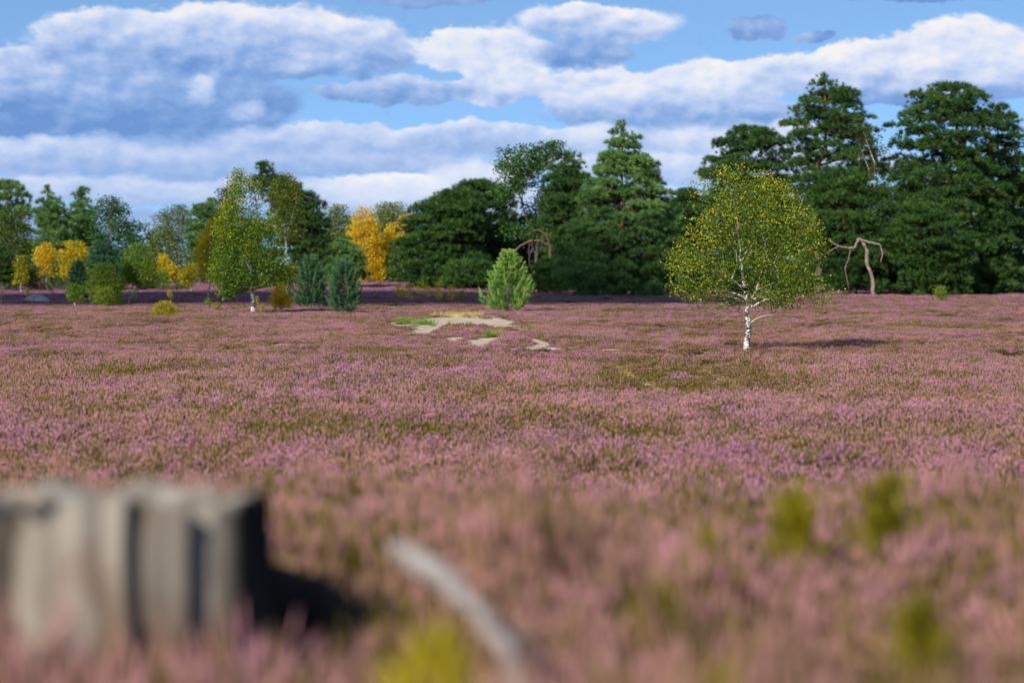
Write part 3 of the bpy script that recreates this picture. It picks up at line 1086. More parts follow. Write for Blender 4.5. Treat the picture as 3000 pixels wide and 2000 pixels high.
broad('golden_birch', 'smaller bright yellow birch between the golden birch and the pine group', 1142, 305, [(653, 1142, 1162), (700, 1118, 1165), (750, 1112, 1168), (803, 1112, 1168)], 'yellow', 'bark_birch', 80, .65, 80, .20, tw=.09, tmean=.6)
broad('birch_tree', 'pale green birch rising behind the smaller yellow birch', 1150, 350, [(590, 1120, 1170), (615, 1086, 1205), (660, 1075, 1208), (720, 1085, 1205), (780, 1095, 1195)], 'pale', 'bark_birch', 150, 1.0, 80, .26, tw=.16, tmean=.6, droop=.6)
broad('yellow_birch', 'small yellow treetop just left of the spreading pine group', 1196, 330, [(622, 1186, 1218), (650, 1172, 1215), (700, 1178, 1216), (780, 1180, 1212)], 'yellow', 'bark_birch', 60, .8, 60, .22, tw=.09, tmean=.35)
for px, D, t, w, mt, tm, lab in ((95, 330, 690, 60, 'olive', .3, 'shaded green tree behind the small orange birch'), (180, 325, 680, 60, 'oak', .5, 'dark green tree behind the broad yellow birch bush'), (290, 320, 690, 70, 'oak', .4, 'dark thicket tree behind the round grey-green pine'),
                                  (395, 330, 640, 55, 'oak', .6, 'green tree filling the dip between the dark oak and the pale birch'), (470, 335, 660, 50, 'olive', .5, 'olive tree behind the yellow bush'), (690, 300, 600, 70, 'oak', .5, 'dark green tree directly behind the tall left birch'),
                                  (760, 290, 640, 60, 'oak', .35, 'dark thicket tree right behind the tall left birch'), (930, 320, 650, 60, 'olive', .4, 'olive tree between the twisted pine and the golden birch'), (1010, 315, 700, 60, 'olive', .5, 'low olive tree at the left foot of the golden birch'),
                                  (1110, 330, 700, 60, 'olive', .35, 'green thicket between the two golden birches'), (1195, 300, 700, 55, 'oak', .45, 'dark green tree left of the spreading pine')):
    broad('thicket_tree', lab, px, D, [(t, px - w * .4, px + w * .4), (t + 40, px - w, px + w), (800, px - w, px + w), (832, px - w * .9, px + w * .9)], mt, 'bark_oak', 70, 1.0, 60, .30, 'broadleaf tree', 'thicket behind the small birches', tw=.12, tmean=tm, lowest=.3)
# small trees on the left heath
pine('young_pine', 'dark low conifer at the left picture edge beside the slim birch', 15, 232, [(724, -8, 20), (770, -30, 45), (830, -35, 52)], pads=30, padr=.6, per=34, clump=.32, tw=.10, bark='bark_oak')
broad('slim_birch', 'slim yellow-green birch right of the dark low conifer', 62, 225, [(748, 52, 70), (780, 46, 80), (822, 44, 82)], 'gold', 'bark_birch', 40, .38, 50, .13, tw=.05, tmean=.3)
broad('orange_birch', 'small orange-yellow birch with a bare white trunk', 137, 240, [(708, 125, 142), (735, 102, 166), (775, 104, 154), (800, 115, 158)], 'yellow', 'bark_birch', 50, .5, 60, .15, tw=.07, tmean=.25, tsd=.15)
broad('yellow_birch', 'broad yellow birch bush left of the round grey-green pine', 215, 236, [(704, 200, 238), (740, 174, 272), (780, 168, 268), (812, 182, 245)], 'gold', 'bark_birch', 110, .5, 75, .14, tw=.08, tmean=.6)
pine('young_pine', 'round grey-green pine standing among the yellow birches', 300, 232, [(707, 280, 302), (740, 260, 326), (780, 256, 342), (828, 268, 342)], mat='pine_blue', pads=50, padr=.7, per=34, clump=.32, tw=.12, bark='bark_oak')
broad('green_birch', 'light green birch with two white trunks left of the low yellow bush', 405, 236, [(709, 395, 432), (740, 364, 456), (790, 354, 466), (826, 368, 450)], 'green', 'bark_birch', 120, .55, 75, .14, tw=.08, tmean=.55, stems=[[(405, 820, 0), (418, 770, .3), (425, 735, .4)]])
broad('yellow_bush', 'yellow bush between the light green birch and the tall left birch', 490, 250, [(744, 465, 482), (775, 460, 516), (808, 464, 522)], 'gold', 'bark_birch', 60, .5, 65, .15, 'bush', tw=.05, tmean=.75)
broad('small_birch', 'small yellow-green birch on a thin pale trunk left of the tall birch', 561, 226, [(768, 542, 572), (795, 525, 578), (815, 530, 572), (828, 535, 568)], 'gold', 'bark_birch', 40, .4, 55, .13, tw=.06, tmean=.45)
whorl_pine('young_pine', 'small dark blue-green pine beside the light green birch bush', 227, 163, [(771, 223, 235), (800, 205, 250), (850, 194, 262), (875, 200, 256)], 'pine_blue', whorls=10, shoot=.42, dens=1.2, needle=1.3, cat='young pine')
broad('birch_bush', 'light green birch bush right of the small dark blue-green pine', 308, 160, [(769, 285, 330), (800, 262, 350), (840, 253, 362), (880, 275, 350)], 'green', 'bark_birch', 130, .38, 70, .10, 'bush', tw=.05, tmean=.85, lowest=.1)
broad('green_bush', 'low green bush at the foot of the small dark blue-green pine', 221, 157, [(828, 205, 225), (850, 198, 242), (874, 202, 245)], 'green', 'bark_birch', 40, .26, 60, .09, 'bush', tw=.03, tmean=.7, lowest=.05)
broad('green_bush', 'green bush standing low in front of the light green birch bush', 305, 155, [(838, 290, 320), (858, 280, 330), (882, 284, 330)], 'green', 'bark_birch', 45, .26, 60, .09, 'bush', tw=.03, tmean=.85, lowest=.05)
broad('gorse_mound', 'low rounded yellow-green shrub alone in the heather', 483, 112, [(882, 470, 495), (893, 455, 512), (915, 446, 520), (922, 450, 518)], 'moss', 'bark_oak', 60, .17, 75, .05, 'shrub', tw=.02, tmean=.75, lowest=.0, depth=1.2, droop=.1)

for px, D, t, w, mt, tm, lab in ((100, 236, 775, 38, 'olive', .3, 'low olive shrub between the slim birch and the orange birch'), (165, 245, 770, 30, 'oak', .6, 'low dark shrub right of the orange birch trunk'), (345, 238, 775, 30, 'oak', .5, 'low dark shrub between the round pine and the light green birch'),
                                  (430, 240, 785, 32, 'green', .5, 'low green shrub at the foot of the light green birch'), (470, 246, 790, 26, 'green', .6, 'low green shrub under the yellow bush'), (535, 238, 795, 20, 'olive', .6, 'low olive shrub left of the small yellow-green birch'),
                                  (20, 240, 780, 40, 'oak', .5, 'low dark shrub at the left picture edge behind the conifer'), (255, 248, 770, 40, 'olive', .35, 'low olive shrub behind the small dark blue-green pine')):
    broad('low_shrub', lab, px, D, [(t, px - w * .5, px + w * .5), (t + 20, px - w, px + w), (835, px - w, px + w), (845, px - w * .9, px + w * .9)], mt, 'bark_oak', 34, .55, 50, .17, 'shrub', 'low shrubs under the left birches', tw=.04, tmean=tm, lowest=.0)

# ---- the tall left birch and its neighbours
broad('tall_birch', 'tall slender green birch with a white lower trunk, left of the young pines', 742, 124, [(494, 682, 700), (515, 672, 735), (550, 672, 768), (578, 650, 770), (600, 640, 800), (650, 628, 815), (700, 622, 822), (750, 612, 840), (790, 598, 852), (825, 615, 850), (848, 640, 725), (856, 645, 690)],
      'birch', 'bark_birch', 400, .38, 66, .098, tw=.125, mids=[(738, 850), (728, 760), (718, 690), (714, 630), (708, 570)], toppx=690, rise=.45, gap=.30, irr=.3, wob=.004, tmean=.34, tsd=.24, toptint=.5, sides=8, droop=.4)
broad('birch_sapling', 'thin light green birch sapling right of the tall left birch', 838, 130, [(768, 835, 860), (790, 818, 868), (820, 812, 868), (845, 820, 860)], 'birch', 'bark_birch', 40, .28, 40, .08, 'sapling', tw=.03, tmean=.55)
broad('yellow_shrub', 'small bright yellow shrub right of the white birch trunk', 822, 127, [(833, 812, 828), (855, 798, 842), (882, 788, 858), (896, 800, 850)], 'yellow', 'bark_birch', 70, .20, 60, .065, 'shrub', tw=.025, tmean=.5, lowest=.05)
whorl_pine('young_pine', 'larger dark young pine behind the blue-green one', 912, 140, [(756, 903, 918), (790, 882, 940), (840, 866, 955), (890, 868, 960)], 'pine_blue', whorls=13, per=8, shoot=.40, dens=1.5, needle=1.1, tw=.07, cat='young pine', up0=.34)
whorl_pine('young_pine', 'blue-green young pine with upright shoots right of the larger dark one', 1008, 123, [(768, 998, 1024), (800, 972, 1044), (840, 962, 1056), (880, 966, 1052), (905, 985, 1040)], 'pine_blue', whorls=12, per=8, shoot=.36, dens=1.6, tw=.06, cat='young pine', up0=.36)
whorl_pine('young_pine', 'bright light green young pine alone in front of the dark pine group', 1488, 128, [(738, 1480, 1500), (775, 1452, 1532), (810, 1422, 1558), (850, 1413, 1560), (885, 1425, 1548), (903, 1440, 1530)], 'pine_young', whorls=13, per=9, shoot=.36, dens=1.7, tw=.07, cat='young pine', up0=.38)
for px, D, top, w, tm, lab in ((1170, 172, 822, 15, .45, 'leafy yellow-green sapling, leftmost of the row in the heather'), (1200, 175, 828, 9, .5, 'thin sapling second from left in the row before the pine group'),
                               (1240, 168, 824, 22, .75, 'widest yellow sapling in the middle of the sapling row'), (1282, 170, 822, 10, .7, 'upright yellow sapling right of the widest one'),
                               (1322, 172, 832, 11, .6, 'sparse pale sapling second from right in the sapling row'), (1352, 174, 830, 9, .3, 'greenest sapling, rightmost of the row before the pine group')):
    broad('sapling', lab, px, D, [(top, px - w * .4, px + w * .4), (top + 22, px - w, px + w), (top + 42, px - w * .8, px + w * .8)], 'yellow' if tm > .4 else 'gold', 'bark_birch', 11, .24, 24, .11, 'sapling', 'saplings in the heather before the pine group', tw=.02, tmean=tm, lowest=.0)
broad('sapling', 'bright green sapling at the foot of the dark right-hand pines', 2755, 170, [(834, 2748, 2765), (850, 2742, 2772), (872, 2745, 2770)], 'green', 'bark_birch', 26, .25, 45, .10, 'sapling', tw=.02, tmean=.8, lowest=.0)
for px, D, top, w, mt, tm, lab in ((612, 128, 872, 9, 'green', .8, 'small green seedling left of the white birch trunk'), (638, 126, 884, 10, 'moss', .5, 'low yellow-green seedling beside the small green seedling'),
                                   (752, 122, 866, 5, 'moss', .5, 'thin yellow-green seedling touching the white birch trunk'), (498, 150, 846, 6, 'moss', .8, 'tiny yellow seedling above the rounded shrub'),
                                   (768, 120, 890, 6, 'moss', .6, 'tiny yellow seedling right of the white birch trunk'), (395, 155, 846, 11, 'oak', .7, 'small dark bush beside the thin grey post'),
                                   (148, 170, 838, 9, 'green', .4, 'small green seedling right of the grey boulder'), (80, 165, 842, 6, 'moss', .5, 'tiny yellow-green seedling in front of the grey boulder')):
    broad('seedling', lab, px, D, [(top, px - w * .4, px + w * .4), (top + 8, px - w, px + w), (top + 20, px - w * .8, px + w * .8)], mt, 'bark_oak', 12, .12, 26, .06, 'seedling', tw=.012, tmean=tm, lowest=-.2)

# ---- middle pine group
pine('spreading_pine', 'wide dark pine with drooping boughs at the left end of the pine group', 1262, 238, [(563, 1280, 1370), (592, 1222, 1420), (640, 1188, 1430), (700, 1152, 1430), (760, 1150, 1430), (815, 1180, 1410), (842, 1200, 1400)], pads=190, padr=1.15, per=40, clump=.42, tw=.30, group='middle pine group')
pine('spreading_pine', 'domed dark pine second from left in the pine group', 1415, 246, [(530, 1388, 1430), (553, 1335, 1475), (590, 1285, 1505), (650, 1285, 1510), (720, 1285, 1515), (800, 1310, 1520), (845, 1300, 1510)], pads=180, padr=1.15, per=40, clump=.42, tw=.30, group='middle pine group')
pine('low_pine', 'low pine bush under the boughs of the domed dark pine', 1385, 226, [(765, 1330, 1400), (795, 1290, 1465), (840, 1295, 1475)], pads=50, padr=.9, per=36, clump=.40, tw=.12, group='middle pine group')
broad('oak_tree', 'tall open-crowned oak showing sky between its branches above the pine group', 1560, 226, [(414, 1585, 1650), (432, 1468, 1672), (470, 1448, 1690), (520, 1448, 1700), (580, 1452, 1700), (640, 1455, 1695), (690, 1460, 1690)], 'oak', 'bark_oak', 210, .78, 70, .22, 'oak tree', tw=.24, gap=.42, rise=.9, tmean=.5,
      stems=[[(1560, 700, 0), (1520, 560, .6), (1500, 470, .5)], [(1560, 690, 0), (1600, 560, -.5), (1620, 450, -.3)]], droop=.1)
pine('spreading_pine', 'dark pine wedged between the open oak and the tall conical pine', 1650, 216, [(452, 1632, 1690), (520, 1598, 1725), (600, 1585, 1735), (700, 1590, 1730), (850, 1600, 1725)], pads=110, padr=1.1, per=36, clump=.40, tw=.25, group='middle pine group')
pine('low_pine', 'low dark pine boughs between the bright young pine and the conical pine', 1602, 203, [(762, 1585, 1640), (790, 1562, 1665), (855, 1560, 1655)], pads=44, padr=.8, per=36, clump=.38, tw=.12, group='middle pine group')
pine('conical_pine', 'tall conical pine, pointed top, in the centre of the tree line', 1822, 190, [(358, 1812, 1834), (400, 1784, 1868), (450, 1764, 1872), (478, 1735, 1925), (520, 1728, 1932), (560, 1690, 1962), (620, 1668, 1988), (680, 1640, 2004), (740, 1618, 2014), (800, 1610, 2012), (866, 1635, 1998)], mat='pine_conic', pads=340, padr=.80, per=36, clump=.34, tw=.26, rise=-.05, surf=.40, lowest=.6)
pine('dark_pine', 'dark pine behind the right side of the conical pine', 2012, 204, [(558, 1965, 2045), (640, 1950, 2075), (740, 1955, 2085), (858, 1960, 2080)], pads=85, padr=1.0, per=34, clump=.38, tw=.2)
broad('green_tree', 'yellow-green treetop between the conical pine and the right birch', 1995, 300, [(582, 1975, 2015), (600, 1965, 2025), (680, 1955, 2035), (780, 1960, 2030)], 'gold', 'bark_birch', 70, .8, 60, .24, 'broadleaf tree', tw=.12, tmean=.35)

# ---- right pine group
GR = 'tall pines on the right'
pine('tall_pine', 'tallest pine, ragged layered crown and bare orange upper trunk', 2398, 200, [(221, 2392, 2428), (250, 2352, 2482), (288, 2348, 2512), (328, 2305, 2532), (370, 2290, 2572), (430, 2296, 2582), (480, 2300, 2590), (540, 2340, 2602), (600, 2350, 2600)], pads=110, padr=1.05, per=36, clump=.40, tw=.32, group=GR, surf=.55, flat=.36, mids=[(2405, 640), (2385, 510), (2415, 440), (2420, 330)])
pine('tall_pine', 'broad dark pine behind the right birch, left end of the right group', 2205, 206, [(374, 2148, 2205), (408, 2104, 2305), (450, 2072, 2325), (505, 2046, 2340), (550, 2060, 2310), (650, 2095, 2330), (750, 2115, 2335), (858, 2140, 2320)], pads=165, padr=1.05, per=36, clump=.40, tw=.30, group=GR)
pine('tall_pine', 'greener low-branched pine below the tallest pine', 2500, 194, [(488, 2420, 2490), (540, 2388, 2570), (600, 2356, 2645), (680, 2345, 2668), (760, 2375, 2668), (850, 2405, 2645)], pads=150, padr=1.0, per=36, clump=.38, tw=.26, group=GR)
broad('birch_tree', 'sparse olive birch with white stems between the two tallest pines', 2560, 196, [(345, 2488, 2530), (400, 2490, 2590), (500, 2520, 2615), (600, 2540, 2610), (660, 2545, 2600)], 'olive', 'bark_birch', 60, .5, 50, .13, tw=.08, tmean=.3, stems=[[(2560, 660, 0), (2545, 500, .2), (2500, 380, .2)], [(2560, 640, 0), (2560, 480, -.2), (2520, 370, -.2)]])
pine('tall_pine', 'massive round-topped pine filling the right side', 2795, 198, [(249, 2745, 2852), (283, 2648, 2885), (330, 2616, 2892), (400, 2596, 2905), (480, 2612, 2932), (560, 2588, 2952), (650, 2580, 2980), (740, 2600, 2990), (858, 2625, 2990)], pads=320, padr=1.05, per=36, clump=.40, tw=.40, group=GR, mids=[(2805, 700), (2825, 560), (2800, 420)])
pine('tall_pine', 'dark pine at the right picture edge with open upper boughs', 2945, 205, [(312, 2888, 2945), (360, 2878, 2985), (420, 2878, 3008), (470, 2880, 3010), (550, 2860, 3045), (650, 2850, 3080), (760, 2850, 3090), (858, 2855, 3060)], pads=170, padr=1.05, per=36, clump=.40, tw=.34, group=GR)
pine('tall_pine', 'pine mostly beyond the right picture edge', 3130, 210, [(420, 3080, 3170), (520, 3010, 3260), (640, 2985, 3290), (780, 2995, 3280), (835, 3010, 3260)], pads=110, padr=1.15, per=34, clump=.42, tw=.32, group=GR)
pine('low_pine', 'lower green pine in front of the massive round-topped pine', 2728, 191, [(600, 2650, 2745), (680, 2605, 2845), (760, 2620, 2860), (862, 2645, 2830)], pads=110, padr=.95, per=36, clump=.36, tw=.2, group=GR)
for px, D, t, lab in ((1530, 252, 640, 'pine deep in the shade below the open oak'), (2110, 236, 560, 'pine deep in the shade behind the right birch'), (2300, 240, 520, 'pine deep in the shade behind the tallest pine'), (2450, 232, 560, 'pine deep in the shade behind the bare snag'),
                      (2650, 238, 480, 'pine deep in the shade behind the massive pine, left of it'), (2880, 236, 470, 'pine deep in the shade behind the massive pine, right of it'), (1700, 250, 620, 'pine deep in the shade behind the conical pine'), (1880, 246, 600, 'pine deep in the shade behind the conical pine, right of its trunk')):
    pine('back_pine', lab, px, D, [(t, px - 40, px + 40), (t + 90, px - 110, px + 110), (t + 180, px - 130, px + 130), (855, px - 120, px + 120)], pads=100, padr=1.4, per=20, clump=.55, tw=.25, group='shaded pines behind the front rows')


# ---- the right birch in focus
def limb_parts(o, b, D, lines, mat):
    for pts, r0, r1 in lines:
        pp = np.array([(wx(a, D) - b[0], dy, wz(y, D) - b[2]) for a, y, dy in pts])
        t = np.linspace(0, len(pp) - 1, len(pp) * 4 - 3)
        q = np.column_stack([np.interp(t, np.arange(len(pp)), pp[:, k]) for k in range(3)])
        q[1:-1] += rng.normal(0, .012, (len(q) - 2, 3))
        v, f, ra, _ = Skel(q).tubes(np.linspace(r0, r1, len(q)), 6, 1.0)
        link('limb', mesh_np('limb', v, f, mat, True, {'rad': ra, 'hgt': np.full(len(v), .5)}), o)


DB = 68.0
ex = []
for cx, cy, n_, sx, sy in ((2415, 858, 150, 26, 14), (2385, 888, 60, 22, 9), (2300, 892, 40, 16, 8), (2040, 872, 60, 30, 8), (2060, 898, 16, 6, 7), (2098, 892, 14, 5, 6)):
    ex.append(np.column_stack([wx(cx + rng.normal(0, sx, n_), DB), DB + rng.normal(-.6, .3, n_), wz(cy + rng.normal(0, sy, n_), DB)]))
rb = broad('right_birch', 'round-crowned yellow-green birch standing alone in the heather, white forked trunk', 2190, DB,
           [(482, 2118, 2160), (507, 2072, 2270), (546, 2000, 2332), (584, 2000, 2345), (622, 2006, 2378), (660, 2028, 2392), (699, 2008, 2410), (737, 1955, 2412), (775, 1946, 2418), (813, 1946, 2416), (852, 1978, 2398), (872, 2020, 2330)],
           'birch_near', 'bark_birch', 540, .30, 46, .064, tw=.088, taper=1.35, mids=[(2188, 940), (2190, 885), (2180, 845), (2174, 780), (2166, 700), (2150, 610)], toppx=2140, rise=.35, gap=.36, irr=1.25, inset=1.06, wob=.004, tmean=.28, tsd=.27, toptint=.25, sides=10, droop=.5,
           stems=[[(2192, 888, 0), (2214, 850, -.1), (2232, 790, -.15), (2240, 720, -.1), (2232, 680, 0), (2245, 600, .1), (2260, 540, .1)],
                  [(2172, 700, 0), (2130, 652, -.25), (2085, 606, -.5), (2035, 582, -.6)], [(2166, 690, 0), (2155, 610, .2), (2138, 560, .3)],
                  [(2214, 850, 0), (2260, 832, -.3), (2320, 800, -.5)], [(2180, 845, 0), (2140, 820, -.3), (2040, 785, -.5), (1990, 770, -.5)]], extra=np.vstack(ex), tip=.0045, lowest=.9)
bb = np.array(rb.location)
limb_parts(rb, bb, DB, [([(2196, 952, 0), (2212, 934, -.08), (2245, 921, -.2), (2300, 926, -.35), (2346, 929, -.5), (2366, 946, -.55)], .022, .006),
                        ([(2200, 898, 0), (2240, 878, -.2), (2290, 864, -.4), (2340, 862, -.5)], .034, .008),
                        ([(2184, 892, 0), (2160, 874, -.2), (2120, 868, -.4), (2050, 860, -.5)], .026, .006),
                        ([(2180, 884, 0), (2140, 894, -.2), (2114, 914, -.3)], .014, .004), ([(2176, 925, 0), (2150, 926, -.1), (2130, 946, -.2)], .012, .004),
                        ([(2250, 876, -.25), (2285, 890, -.3), (2296, 915, -.35)], .014, .004)], M['bark_birch'])

# ---- bare wood: snag and the arched pine limb
def bare(name, label, cat, px, D, lines, mat, group=None, hg=.5):
    o, b = root(name, px, D, label, cat, group)
    for i, (nm, pts, r0, r1) in enumerate(lines):
        pp = np.array([(wx(a, D) - b[0], dy, wz(y, D) - b[2]) for a, y, dy in pts])
        if i == 0:
            pp[0, 2] = -.2
        t = np.linspace(0, len(pp) - 1, len(pp) * 4 - 3)
        q = np.column_stack([np.interp(t, np.arange(len(pp)), pp[:, k]) for k in range(3)])
        q[1:-1] += rng.normal(0, r0 * .22, (len(q) - 2, 3))
        sk = Skel(q)
        rr = np.linspace(r0, r1, len(q)) * rng.uniform(.88, 1.12, len(q))
        v, f, ra, _ = sk.tubes(rr, 8, 1.25 if i == 0 else 1.0)
        link(nm, mesh_np(nm, v, f, mat, True, {'rad': ra, 'hgt': np.full(len(v), hg)}), o)
    return o


bare('dead_snag', 'bare dead pine snag with a bent top and hooked grey branches', 'dead tree', 2562, 186,
     [('trunk', [(2562, 862, 0), (2555, 820, 0), (2540, 770, 0), (2536, 728, .1), (2526, 704, .1), (2512, 700, 0)], .165, .11),
      ('limb', [(2516, 700, 0), (2508, 716, -.2), (2496, 730, -.3)], .12, .08),
      ('limb', [(2500, 726, -.3), (2470, 726, -.4), (2450, 718, -.5), (2424, 704, -.5)], .09, .03),
      ('limb', [(2455, 722, -.5), (2440, 728, -.6), (2418, 742, -.6)], .05, .02),
      ('limb', [(2490, 732, -.3), (2484, 760, -.3), (2474, 785, -.2), (2480, 815, -.2), (2486, 845, -.1)], .05, .02),
      ('limb', [(2518, 700, 0), (2545, 711, -.3), (2574, 716, -.5), (2582, 742, -.5), (2577, 768, -.5)], .09, .035)], M['bark_dead'])
bare('arched_pine_limb', 'bare reddish pine trunk arching over at the foot of the pine group', 'pine trunk', 1598, 207,
     [('trunk', [(1592, 858, 0), (1600, 820, .2), (1612, 770, .1), (1612, 722, 0), (1585, 706, -.2), (1560, 705, -.4), (1530, 716, -.6), (1500, 742, -.8)], .14, .09),
      ('limb', [(1612, 724, 0), (1600, 690, -.3), (1580, 672, -.4), (1560, 678, -.5), (1540, 690, -.5)], .09, .03),
      ('limb', [(1552, 708, -.4), (1549, 740, -.4), (1551, 775, -.4)], .05, .03),
      ('limb', [(1555, 710, -.4), (1568, 745, -.3), (1580, 770, -.2), (1598, 765, -.2)], .045, .02)], M['bark_pine'], None, .22)

# ------------------------------------------------------------------ clearing: grass, posts, boulder
BLADE_V = np.array([(-.5, 0, 0), (.5, 0, 0), (.28, .12, .6), (-.28, .12, .6), (0, .38, 1.0)], float)
BLADE_F = np.array([(0, 1, 2), (0, 2, 3), (3, 2, 4)])


def blades(pos, h, w, tint, spread=.35):
    n = len(pos)
    R = rand_rot(n, np.tile((0, 0, 1.0), (n, 1)), spread)
    hh = h * rng.uniform(.6, 1.25, n)
    return scatter(BLADE_V, BLADE_F, pos, R, np.column_stack([np.full(n, w), hh, hh]), tint)


def grass_tuft(label, px, py, wpx, hpx, mat, tm, n=160, D=None, cat='grass tuft', name='grass_tuft', bw=.012, lift=.0):
    D = D or F * CAMZ / (py - HOR)
    x = wx(px, D)
    b = np.array((x, D, float(H(x, D)) + lift))
    R_ = wpx / F * D / 2
    pos = np.clip(np.column_stack([rng.normal(0, R_ * .42, n), rng.normal(0, R_ * .45, n), np.zeros(n)]), -R_, R_)
    pos[:, 2] = H(pos[:, 0] + b[0], pos[:, 1] + b[1]) - b[2] + lift
    v, f, t = blades(pos, hpx / F * D, bw, np.clip(rng.normal(tm, .2, n), 0, 1))
    o = link(name, mesh_np(name, v, f, M[mat], False, {'tint': t}), None, b)
    return tag(o, label, cat, 'grass tufts round the sandy clearing')


grass_tuft('bright green grass tuft at the far left end of the sandy clearing', 1185, 950, 66, 26, 'grass', .25, 380)
grass_tuft('widest bright green grass tuft on the left edge of the sandy clearing', 1242, 953, 80, 26, 'grass', .15, 480)
grass_tuft('small dark green grass tuft beside the widest grass tuft', 1268, 958, 24, 9, 'grass', .0, 120)
grass_tuft('yellow-green grass tuft left of the heather island in the sand', 1318, 966, 34, 16, 'grass', .75, 160)
grass_tuft('green grass tuft in the middle front of the sandy clearing', 1428, 990, 40, 28, 'grass', .2, 300)
grass_tuft('pale yellow-green grass tuft right of the middle green tuft', 1462, 988, 56, 30, 'grass', .7, 320)
grass_tuft('yellow grass tuft at the front edge of the sand', 1480, 999, 16, 24, 'grass', .9, 120)
grass_tuft('green grass tuft growing in heather at the right end of the clearing', 1555, 972, 30, 26, 'grass', .3, 160)
grass_tuft('yellowish grass patch in the heather right of the clearing', 1515, 975, 50, 20, 'straw', .3, 160)
n = 1500
x_, y_ = rng.uniform(wx(1265, 119), wx(1415, 119), n), rng.normal(119, 2.0, n)
v, f, t = blades(np.column_stack([x_, y_, H(x_, y_)]), .26, .012, rng.random(n))
tag(link('dry_grass', mesh_np('dry_grass', v, f, M['straw'], False, {'tint': t})), 'straw-yellow dry grass along the back of the sandy clearing', 'dry grass', kind='stuff')
pos = []
for pts in TR:
    for p0, p1 in zip(pts[:-1], pts[1:]):
        k = int(np.hypot(*(p1 - p0)) * 42)
        u = rng.random(k)[:, None]
        pos.append(p0 + (p1 - p0) * u + rng.normal(0, .14, (k, 2)))
pos = np.vstack(pos)
pos = pos[fnoise(pos[:, 0], pos[:, 1], 3.0) > .40]
v, f, t = blades(np.column_stack([pos, H(pos[:, 0], pos[:, 1])]), .15, .010, np.clip(rng.normal(.88, .14, len(pos)), 0, 1), .5)
tag(link('grass', mesh_np('grass', v, f, M['grass'], False, {'tint': t})), 'yellow-green grass growing along the narrow trail', 'grass', kind='stuff')

for px, py, D, hpx, lab in ((4, 850, 178, 30, 'thin grey wooden post at the left picture edge'), (378, 858, 172, 32, 'thin grey wooden post beside the small dark bush')):
    x = wx(px, D)
    hh = .3 + hpx / F * D
    th = np.arange(8) * np.pi / 4
    V, Fc = [], []
    for z, r_ in ((-.2, .065), (hh - .05, .06), (hh - .01, .05), (hh, .02)):
        V += [(math.cos(t) * r_ * (1 + .06 * math.sin(3 * t)) + .03 * z, math.sin(t) * r_, z) for t in th]
    for k in range(3):
        Fc += [(k * 8 + i, k * 8 + (i + 1) % 8, (k + 1) * 8 + (i + 1) % 8, (k + 1) * 8 + i) for i in range(8)]
    o = link('fence_post', mesh_np('fence_post', V, Fc, M['bark_dead'], True, {'rad': np.full(len(V), .05), 'hgt': np.full(len(V), .5)}), None, (x, D, float(H(x, D))))
    tag(o, lab, 'post', 'old fence posts')

# flat grey boulder on the left heath
x = wx(108, 185)
th, ph = np.meshgrid(np.arange(28) * 2 * np.pi / 28, np.linspace(.02, np.pi / 2 + .3, 12))
r_ = 1 + .35 * (fnoise(np.cos(th) * np.sin(ph) * 2 + 9, np.sin(th) * np.sin(ph) * 2 + np.cos(ph) * 2, .9) - .5)
V = np.column_stack([(np.cos(th) * np.sin(ph) * r_ * 1.0).ravel(), (np.sin(th) * np.sin(ph) * r_ * .7).ravel(), (np.cos(ph) * r_ * .72).ravel()])
Fc = [(a * 28 + i, a * 28 + (i + 1) % 28, (a + 1) * 28 + (i + 1) % 28, (a + 1) * 28 + i) for a in range(11) for i in range(28)]
tag(link('boulder', mesh_np('boulder', V, np.array(Fc)[:, ::-1], M['stone'], True), None, (x, 185, float(H(x, 185)))), 'flat grey boulder lying in the heather on the left', 'boulder')

# ------------------------------------------------------------------ foreground: stump, fallen branch, green tufts
m, nt, out = newmat('weathered_wood')
tc_ = N(nt, 'ShaderNodeTexCoord')
mp = N(nt, 'ShaderNodeMapping')
mp.inputs['Scale'].default_value = (9, 9, 1.1)
nt.links.new(tc_.outputs['Object'], mp.inputs[0])
no = N(nt, 'ShaderNodeTexNoise')
no.inputs['Scale'].default_value = 1.0
no.inputs['Detail'].default_value = 6
nt.links.new(mp.outputs[0], no.inputs['Vector'])
mp2 = N(nt, 'ShaderNodeMapping')
mp2.inputs['Scale'].default_value = (4, 4, 3.0)
nt.links.new(tc_.outputs['Object'], mp2.inputs[0])
no2 = N(nt, 'ShaderNodeTexNoise')
no2.inputs['Scale'].default_value = 1.0
no2.inputs['Detail'].default_value = 3
nt.links.new(mp2.outputs[0], no2.inputs['Vector'])
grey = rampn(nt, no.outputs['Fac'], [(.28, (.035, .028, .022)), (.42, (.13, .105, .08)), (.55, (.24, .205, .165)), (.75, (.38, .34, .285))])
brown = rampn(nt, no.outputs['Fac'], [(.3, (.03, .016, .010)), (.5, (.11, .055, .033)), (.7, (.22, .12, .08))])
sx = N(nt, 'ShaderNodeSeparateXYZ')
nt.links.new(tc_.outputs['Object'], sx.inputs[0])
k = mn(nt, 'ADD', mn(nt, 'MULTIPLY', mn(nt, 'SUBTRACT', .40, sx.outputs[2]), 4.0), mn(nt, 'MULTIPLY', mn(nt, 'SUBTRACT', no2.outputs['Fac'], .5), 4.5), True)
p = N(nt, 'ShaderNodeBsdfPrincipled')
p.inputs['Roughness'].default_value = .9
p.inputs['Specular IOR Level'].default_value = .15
kc = mn(nt, 'MULTIPLY', mn(nt, 'ADD', mn(nt, 'SUBTRACT', sx.outputs[0], .33), mn(nt, 'MULTIPLY', mn(nt, 'SUBTRACT', no2.outputs['Fac'], .5), .12)), 14.0, True)  # black right side: shade away from the sun painted into the wood colour
